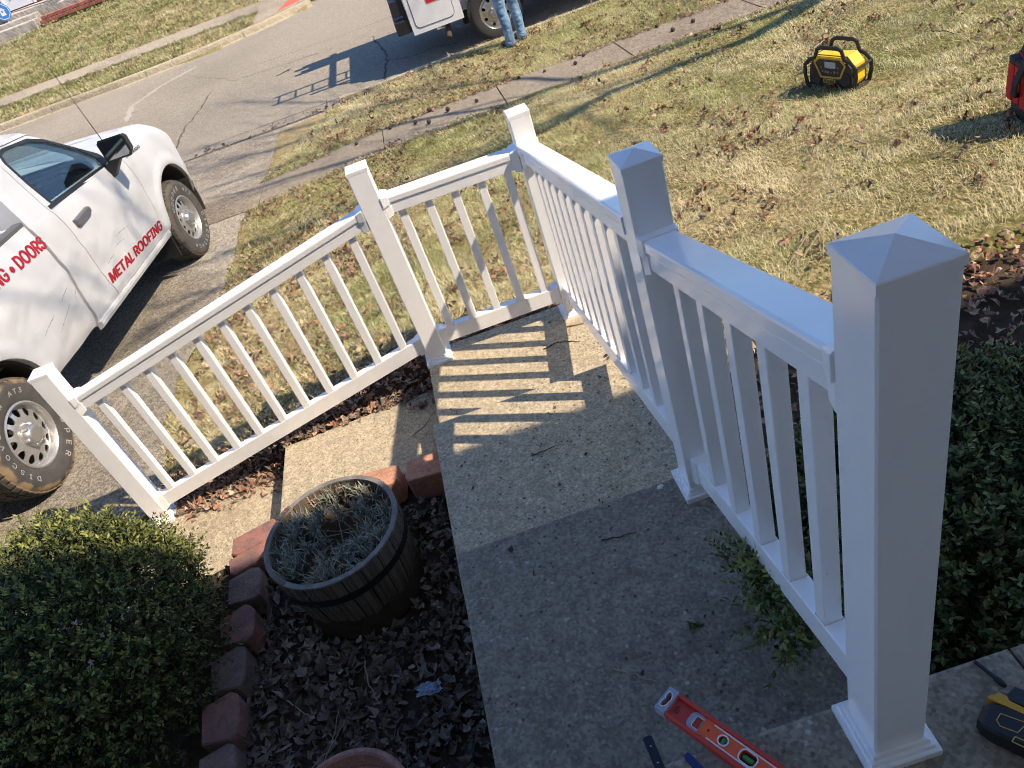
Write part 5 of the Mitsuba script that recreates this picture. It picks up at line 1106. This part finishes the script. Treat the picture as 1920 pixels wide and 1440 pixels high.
for s, sg, bx, bz in (('L', -1, -.205, 1.09), ('R', 1, .195, 1.11)):
    for i, (dx, ln_) in enumerate(((-.026, .062), (-.009, .072), (.009, .068), (.026, .054))):
        UB[f'f{s}{i}a'] = ((bx + dx, .375, bz), .0105); UB[f'f{s}{i}b'] = ((bx + dx * 1.1, .375 + ln_ * .55, bz - .012), .0092); UB[f'f{s}{i}c'] = ((bx + dx * 1.1, .375 + ln_ * .85, bz - .036), .0082)
        BB += [(f'pa{s}', f'f{s}{i}a'), (f'f{s}{i}a', f'f{s}{i}b'), (f'f{s}{i}b', f'f{s}{i}c')]
    UB[f't{s}a'] = ((bx - sg * .036, .325, bz), .012); UB[f't{s}b'] = ((bx - sg * .056, .365, bz - .016), .0095); BB += [(f'wr{s}', f't{s}a'), (f't{s}a', f't{s}b')]
hm = limb(UB, BB, .010, 5)
obj('body', pe(cat(hm, hull(np.array([(0, .118, 1.625), (-.011, .105, 1.60), (.011, .105, 1.60), (0, .095, 1.665), (0, .122, 1.608)])))), 'skin', PE, smooth=True)
shj = {k: (UB[k][0], np.array(UB[k][1]) + .012) for k in ('hp', 'be', 'ch', 'shL', 'shR', 'elL', 'elR')}
shj['nk'] = ((0, -.008, 1.455), .064); shj['elL'] = ((-.222, .035, 1.23), .062); shj['elR'] = ((.222, .035, 1.23), .062)
shj['hp'] = ((0, .0, .98), (.172, .132, .06))
obj('shirt', pe(limb(shj, [b for b in BB if b[0] in shj and b[1] in shj], .014, 5)), 'shirt', PE, smooth=True)
obj('hair', pe(limb({'a': ((0, .0, 1.685), (.084, .095, .07)), 'b': ((0, -.03, 1.62), (.078, .068, .05))}, [('a', 'b')], .014, 4)), 'hair', PE, smooth=True)
for s in (-1, 1): obj('ear', pe(xf(trimesh.creation.icosphere(2, 1), mat4(np.diag([.010, .020, .030]), (s * .079, .008, 1.625)))), 'skin', PE, smooth=True)
for s in (-1, 1): obj('eye', pe(xf(trimesh.creation.icosphere(2, .0105), mat4(t=(s * .031, .092, 1.645)))), 'letter_white', PE, smooth=True)
obj('mouth', pe(rbox(.042, .008, .008, .003, (0, .101, 1.578))), 'terracotta', PE)
obj('jeans', pe(jm), 'denim', PE, smooth=True)
for s, x, dy in (('L', Lx, -.03), ('R', Rx, .07)):
    bt = limb({'h': ((x * 1.05, dy - .03, .050), (.040, .045, .042)), 'm': ((x * 1.1, dy + .07, .046), (.046, .05, .034)), 't': ((x * 1.16, dy + .155, .040), (.046, .045, .028)), 'a': ((x * 1.04, dy - .01, .12), .05)}, [('h', 'm'), ('m', 't'), ('h', 'a'), ('a', 'm')], .012, 4)
    kb_ = obj('boot', pe(bt), 'boot', PE, smooth=True)
    obj('sole', pe(hull([(x * (1.05 + .1 * (yy + .08) / .28) + sx * w_, dy + yy, z) for yy, w_ in ((-.082, .03), (-.05, .042), (.06, .042), (.13, .05), (.19, .035)) for sx in (-1, 1) for z in (.0, .018)])), 'sole', kb_)
# ------------------------------------------------------------------ house across the street
FHz = -.62
M('siding_maroon', (.26, .07, .09), .6); M('door_white', (.78, .78, .80), .4); M('post_tan', (.50, .45, .36), .6); M('porch_concrete', concrete((.40, .365, .31), (.3, .27, .23), (.5, .46, .4), 20., .7, .95), .9); M('brick_far', stone((.34, .125, .085), (.20, .075, .055)), .85); M('storm_glass', (.34, .38, .42), .12, specular=.6)
FH = thing('far_house', 'house with maroon siding and white storm door across the street', 'house')
hp0 = np.array([-14.40, 34.15]); hu = unit(np.array([1.0, -.02])); hv = np.array([.02, 1.0])    # along the front, into the house
def fh(m): return xf(m, mat4(np.array([[hu[0], hv[0], 0], [hu[1], hv[1], 0], [0, 0, 1.]]), (hp0[0], hp0[1], FHz)))
def hb(x0, x1, y0, y1, z0, z1, r=.01): return fh(box3((x0, y0, z0), (x1, y1, z1), r))
obj('wall', hb(-6, 14, .06, 8, -.4, 2.9), 'siding_maroon', FH)
for i in range(17):
    for x0, x1 in ((-6, -.10), (1.12, 14)): obj('siding_board', fh(hull([(x, y, z) for x in (x0, x1) for y, z in ((.05, .34 + i * .15), (.028, .342 + i * .15), (.045, .49 + i * .15), (.055, .49 + i * .15))])), 'siding_maroon', FH)
obj('roof', fh(hull([(x, y, z) for x in (-6.4, 14.4) for y, z in ((-.7, 2.7), (-.7, 2.78), (4, 4.6), (4, 4.7), (8.6, 2.7), (8.6, 2.78))])), 'shingle', FH)
dk = obj('door', hb(.0, 1.0, .02, .055, .34, 2.40), 'door_white', FH)
obj('door_frame', fh(cat(box3((-.10, -.01, .33), (-.002, .058, 2.5), .008), box3((1.002, -.01, .33), (1.10, .058, 2.5), .008), box3((-.10, -.01, 2.402), (1.10, .058, 2.5), .008))), 'door_white', dk)
obj('glass', fh(xf(prism(Polygon([(.20, 1.0), (.80, .86), (.84, 1.4), (.80, 2.2), (.20, 2.2), (.16, 1.4)]).buffer(-.06).buffer(.06), .012), mat4(np.array([[1, 0, 0], [0, 0, -1.], [0, 1., 0]]), (0, .0195, 0)))), 'storm_glass', dk)
sc2 = [(.20 + .58 * t, .018, .66 + .22 * math.sin(t * 3.1) ** 2) for t in lin(0, 1, 18)]
obj('scroll_panel', fh(cat(tube(sc2, .02, 6), tube([(x, y, z + .14) for x, y, z in sc2], .012, 6))), 'storm_glass', dk)
obj('porch', hb(-2.8, 5.2, -1.45, .048, -.35, .30, .02), 'porch_concrete', FH)
obj('porch_step', hb(-2.6, 1.55, -1.95, -1.455, -.35, .14, .02), 'porch_concrete', FH)
obj('porch_step', hb(-2.4, 1.60, -2.45, -1.955, -.35, .00, .02), 'porch_concrete', FH)
ps = obj('porch_post', hb(2.02, 2.34, -1.42, -1.10, .302, 2.72), 'post_tan', FH); obj('plinth', hb(1.98, 2.38, -1.455, -1.06, .301, .45), 'post_tan', ps)
obj('planter_wall', hb(2.45, 7.5, -2.0, -1.46, -.3, .20, .02), 'porch_concrete', FH)
for r_ in range(2):
    for i in range(24): obj('edging_brick', hb(1.7 + i * .235 + (.11 if r_ else 0), 1.7 + i * .235 + .225 + (.11 if r_ else 0), -2.32 + .02 * r_, -2.02 + .02 * r_, -.22 + r_ * .115, -.112 + r_ * .115, .012), 'brick_far', FH)
# path and driveway of that house
fd = say(thing('far_driveway', None, None), kind='structure')
def fslab(pts, dz): return far_patch(pts, dz)
obj('slab', fslab([(-23, 23.25), (-18.2, 23.25), (-16.6, 31.5), (-24, 31.5)], .012), 'side_concrete', fd)
obj('slab', fslab([(-16.9, 30.0), (-13.4, 30.9), (-13.0, 31.65), (-16.9, 31.4)], .016), 'side_concrete', fd)
SG = thing('yard_sign', 'small blue octagonal yard sign with white emblem on a stake by the far porch', 'sign')
M('sign_blue', (.06, .24, .55), .4)
sgp = np.array([-14.0, 32.55, float(far_z(-14, 32.55))]); oc = [(.30 * math.cos(a), .30 * math.sin(a)) for a in lin(math.pi / 8, 2 * math.pi + math.pi / 8, 9)[:-1]]
sR = np.array([[1, 0, 0], [0, 0, -1.], [0, 1., 0]])
obj('stake', tube([sgp + [0, .02, -.1], sgp + [0, .02, .62]], .02, 8), 'pale_plastic', SG)
obj('panel', xf(prism(oc, .02), mat4(sR, sgp + [0, .0, .72])), 'sign_blue', SG)
obj('border', xf(prism(Polygon(oc).buffer(-.025).difference(Polygon(oc).buffer(-.045)), .004), mat4(sR, sgp + [0, -.0205, .72])), 'pale_plastic', SG)
em = Polygon([(0, .15), (.13, .03), (.085, .03), (.085, -.13), (-.085, -.13), (-.085, .03), (-.13, .03)]).difference(Point(0, 0).buffer(.035))
obj('emblem', xf(prism(em, .004), mat4(sR, sgp + [0, -.0205, .72])), 'pale_plastic', SG)

# ------------------------------------------------------------------ bare tree beside the lawn (out of frame; its branches shade lawn and street)
K = math.sqrt(SUN[0] ** 2 + SUN[1] ** 2) / SUN[2]; sd_ = -SUN[:2] / np.linalg.norm(SUN[:2]) * K
M('bark', lambda p, n, uv: MX((.10, .085, .07), (.23, .20, .165), FB(p.x * 9, p.y * 9, p.z * 3, octaves=3)), .95)
gt = np.random.default_rng(12); limbs, twigs = [], []
base = np.array([7.05, 6.95, float(G(7, 6.9))])
def grow(p, d, L, r, depth):
    n = 5; P = [p]; q = p.copy(); dd = d.copy()
    for i in range(n):
        dd = unit(dd + gt.normal(0, .13, 3) + np.array([0, 0, .03])); q = q + dd * L / n; P.append(q)
    (limbs if r > .02 else twigs).append(tube(P, np.linspace(r, r * .55, n + 1), 7 if r > .03 else 4))
    if depth == 0 or r < .0035: return
    for k in range(gt.integers(2, 4) + (depth > 2)):
        t = gt.integers(2, n + 1); a = unit(dd + gt.normal(0, .55, 3) * [1, 1, .8]); grow(P[t], a, L * gt.uniform(.5, .75), r * gt.uniform(.38, .58), depth - 1)
def limb_path(pts, r0, r1, sub=8, depth=3):
    P = np.array(pts, float); k = np.linspace(0, 1, 16); Q = np.stack([PI(np.linspace(0, 1, len(P)), P[:, i])(k) for i in range(3)], 1); Q[1:-1] += gt.normal(0, .03, (14, 3))
    limbs.append(tube(Q, np.linspace(r0, r1, 16), 9))
    for i in range(sub):
        j = gt.integers(4, 16); d = unit(Q[min(j + 1, 15)] - Q[j - 1]); grow(Q[j], unit(d + gt.normal(0, .5, 3)), gt.uniform(.9, 1.8), np.interp(j, [0, 15], [r0, r1]) * .42, depth)
def over(sx, sy, h):   # a point h above the ground whose shadow falls at (sx, sy)
    return [sx - sd_[0] * h, sy - sd_[1] * h, float(G(sx, min(sy, 11))) + h]
fork = np.array(over(3.95, 7.75, 3.4))
limbs.append(tube([base + [0, 0, -.1], base + [0, 0, .25], base * .5 + fork * .5 + [.06, .05, 0], fork], [.30, .22, .18, .15], 12))
limb_path([fork, over(2.78, 7.17, 4.2), over(1.29, 6.97, 5.2), over(.41, 6.55, 6.2), over(-1.3, 6.5, 7.6), over(-3.1, 7.1, 9.2)], .095, .022, 9)
limb_path([fork, over(1.84, 7.85, 4.8), over(.63, 8.0, 5.9), over(-.9, 8.05, 7.2), over(-2.6, 8.7, 8.8), over(-3.6, 9.2, 9.6)], .085, .02, 9)
limb_path([over(-.6, 9.9, 7.5), over(-2.0, 10.2, 8.8), over(-3.4, 10.6, 9.9), over(-4.8, 10.8, 11)], .034, .010, 22, 4)
limb_path([over(.0, 9.4, 6.9), over(-1.4, 11.3, 8.4), over(-2.6, 12.6, 9.6), over(-3.6, 13.8, 10.6)], .034, .010, 20, 4)
limb_path([over(1.2, 7.95, 5.4), over(.2, 9.3, 6.8), over(-1.2, 10.3, 8.2), over(-2.9, 11.3, 9.6), over(-4.2, 12.1, 10.6)], .05, .012, 16, 4)
limb_path([over(.4, 8.0, 6.1), over(-1.5, 9.1, 7.8), over(-3.2, 9.6, 9.2), over(-4.6, 9.4, 10.2)], .045, .012, 11)
limb_path([over(-2.0, 6.6, 8.0), over(-3.2, 6.0, 9.2), over(-4.2, 5.2, 10.0), over(-5.0, 4.4, 10.8)], .035, .010, 12)
limb_path([over(-2.6, 7.0, 8.9), over(-3.9, 6.9, 9.8), over(-4.9, 6.6, 10.8), over(-6., 6.2, 11.6)], .03, .010, 12)
limb_path([over(-.4, 6.5, 6.8), over(-2.2, 5.9, 8.4), over(-3.6, 6.3, 9.6), over(-4.6, 7.3, 10.4)], .035, .012, 9)
TR = thing('bare_tree', 'bare deciduous tree on the lawn casting branch shadows over walk and street', 'tree')
obj('trunk', cat(limbs), 'bark', TR, smooth=40); obj('crown', cat(twigs), 'bark', TR, kind='stuff')

# ------------------------------------------------------------------ cracks, tyre-turn marks and seams of the old street
def crack(pts, w, name, mat='black_line', zf=street_z, dz=.0025, n=40, wob=.035):
    P = np.array(pts, float); k = np.linspace(0, 1, n); Q = np.stack([np.interp(k, np.linspace(0, 1, len(P)), P[:, i]) for i in range(2)], 1)
    Q += (np.stack([meshkit.fbm(np.c_[k * 22, k * 0 + s_, k * 0], 3, 5) for s_ in (0, 9)], 1) - .5) * wob * 3
    d = np.gradient(Q, axis=0); d = np.stack([-d[:, 1], d[:, 0]], 1); d /= np.linalg.norm(d, axis=1, keepdims=True) + 1e-9
    ww = w * (.4 + 1.2 * meshkit.noise(np.c_[k * 30, k * 0, k * 0], 4))[:, None] / 2
    V = np.vstack([np.c_[Q + d * ww, zf(*(Q + d * ww).T) + dz], np.c_[Q - d * ww, zf(*(Q - d * ww).T) + dz]])
    F = [[i, i + 1, n + i + 1] for i in range(n - 1)] + [[i, n + i + 1, n + i] for i in range(n - 1)]
    t = trimesh.Trimesh(V, np.array(F), process=False)
    if t.face_normals[:, 2].mean() < 0: t = trimesh.Trimesh(V, np.array(F)[:, ::-1], process=False)
    return t
M('crack_dark', (.085, .075, .06), .95); M('chalk_mark', (.335, .297, .237), .95); M('seam_dark', (.14, .12, .09), .95)
stt = lambda x, y: street_z(x, y)
for P, w in (([(-1.115, 14.9), (-.98, 13.66), (-.948, 13.05), (-1.03, 12.15), (-1.116, 11.6)], .030), ([(-.95, 13.0), (-.6, 12.7), (-.1, 12.75), (.2, 12.5)], .02), ([(-4.35, 15.2), (-4.453, 14.4), (-4.627, 13.4), (-4.606, 12.2), (-4.5, 11.6)], .028), ([(-9, 16.1), (-6, 15.9), (-4, 16.2), (-1.5, 15.9), (2, 16.1)], .016), ([(-5.2, 17.6), (-3.9, 15.4), (-2.2, 15.1)], .014), ([(-3.0, 14.6), (-2.75, 14.7)], .05)):
    obj('crack', crack(P, w, 'crack'), 'crack_dark', 'street')
obj('gutter_seam', crack([(-7.5, 11.62), (-4, 11.6), (-2.0, 11.52)], .075, 's', wob=.02), 'crack_dark', 'street')
obj('gutter_seam', crack([(-7.5, 11.95), (-4, 11.93), (4.0, 11.90)], .022, 's', wob=.008, n=90), 'seam_dark', 'street')
obj('gutter_seam', crack([(-16, 18.75), (-7.4, 18.75), (-4.9, 19.1), (-3.2, 20.0)], .02, 's', wob=.01, n=80), 'seam_dark', 'street')
for P in ([(-6.1, 15.3), (-6.32, 16.6), (-5.9, 17.7), (-5.2, 18.5)],): obj('turn_mark', crack(P, .13, 't', wob=.004), 'chalk_mark', 'street')
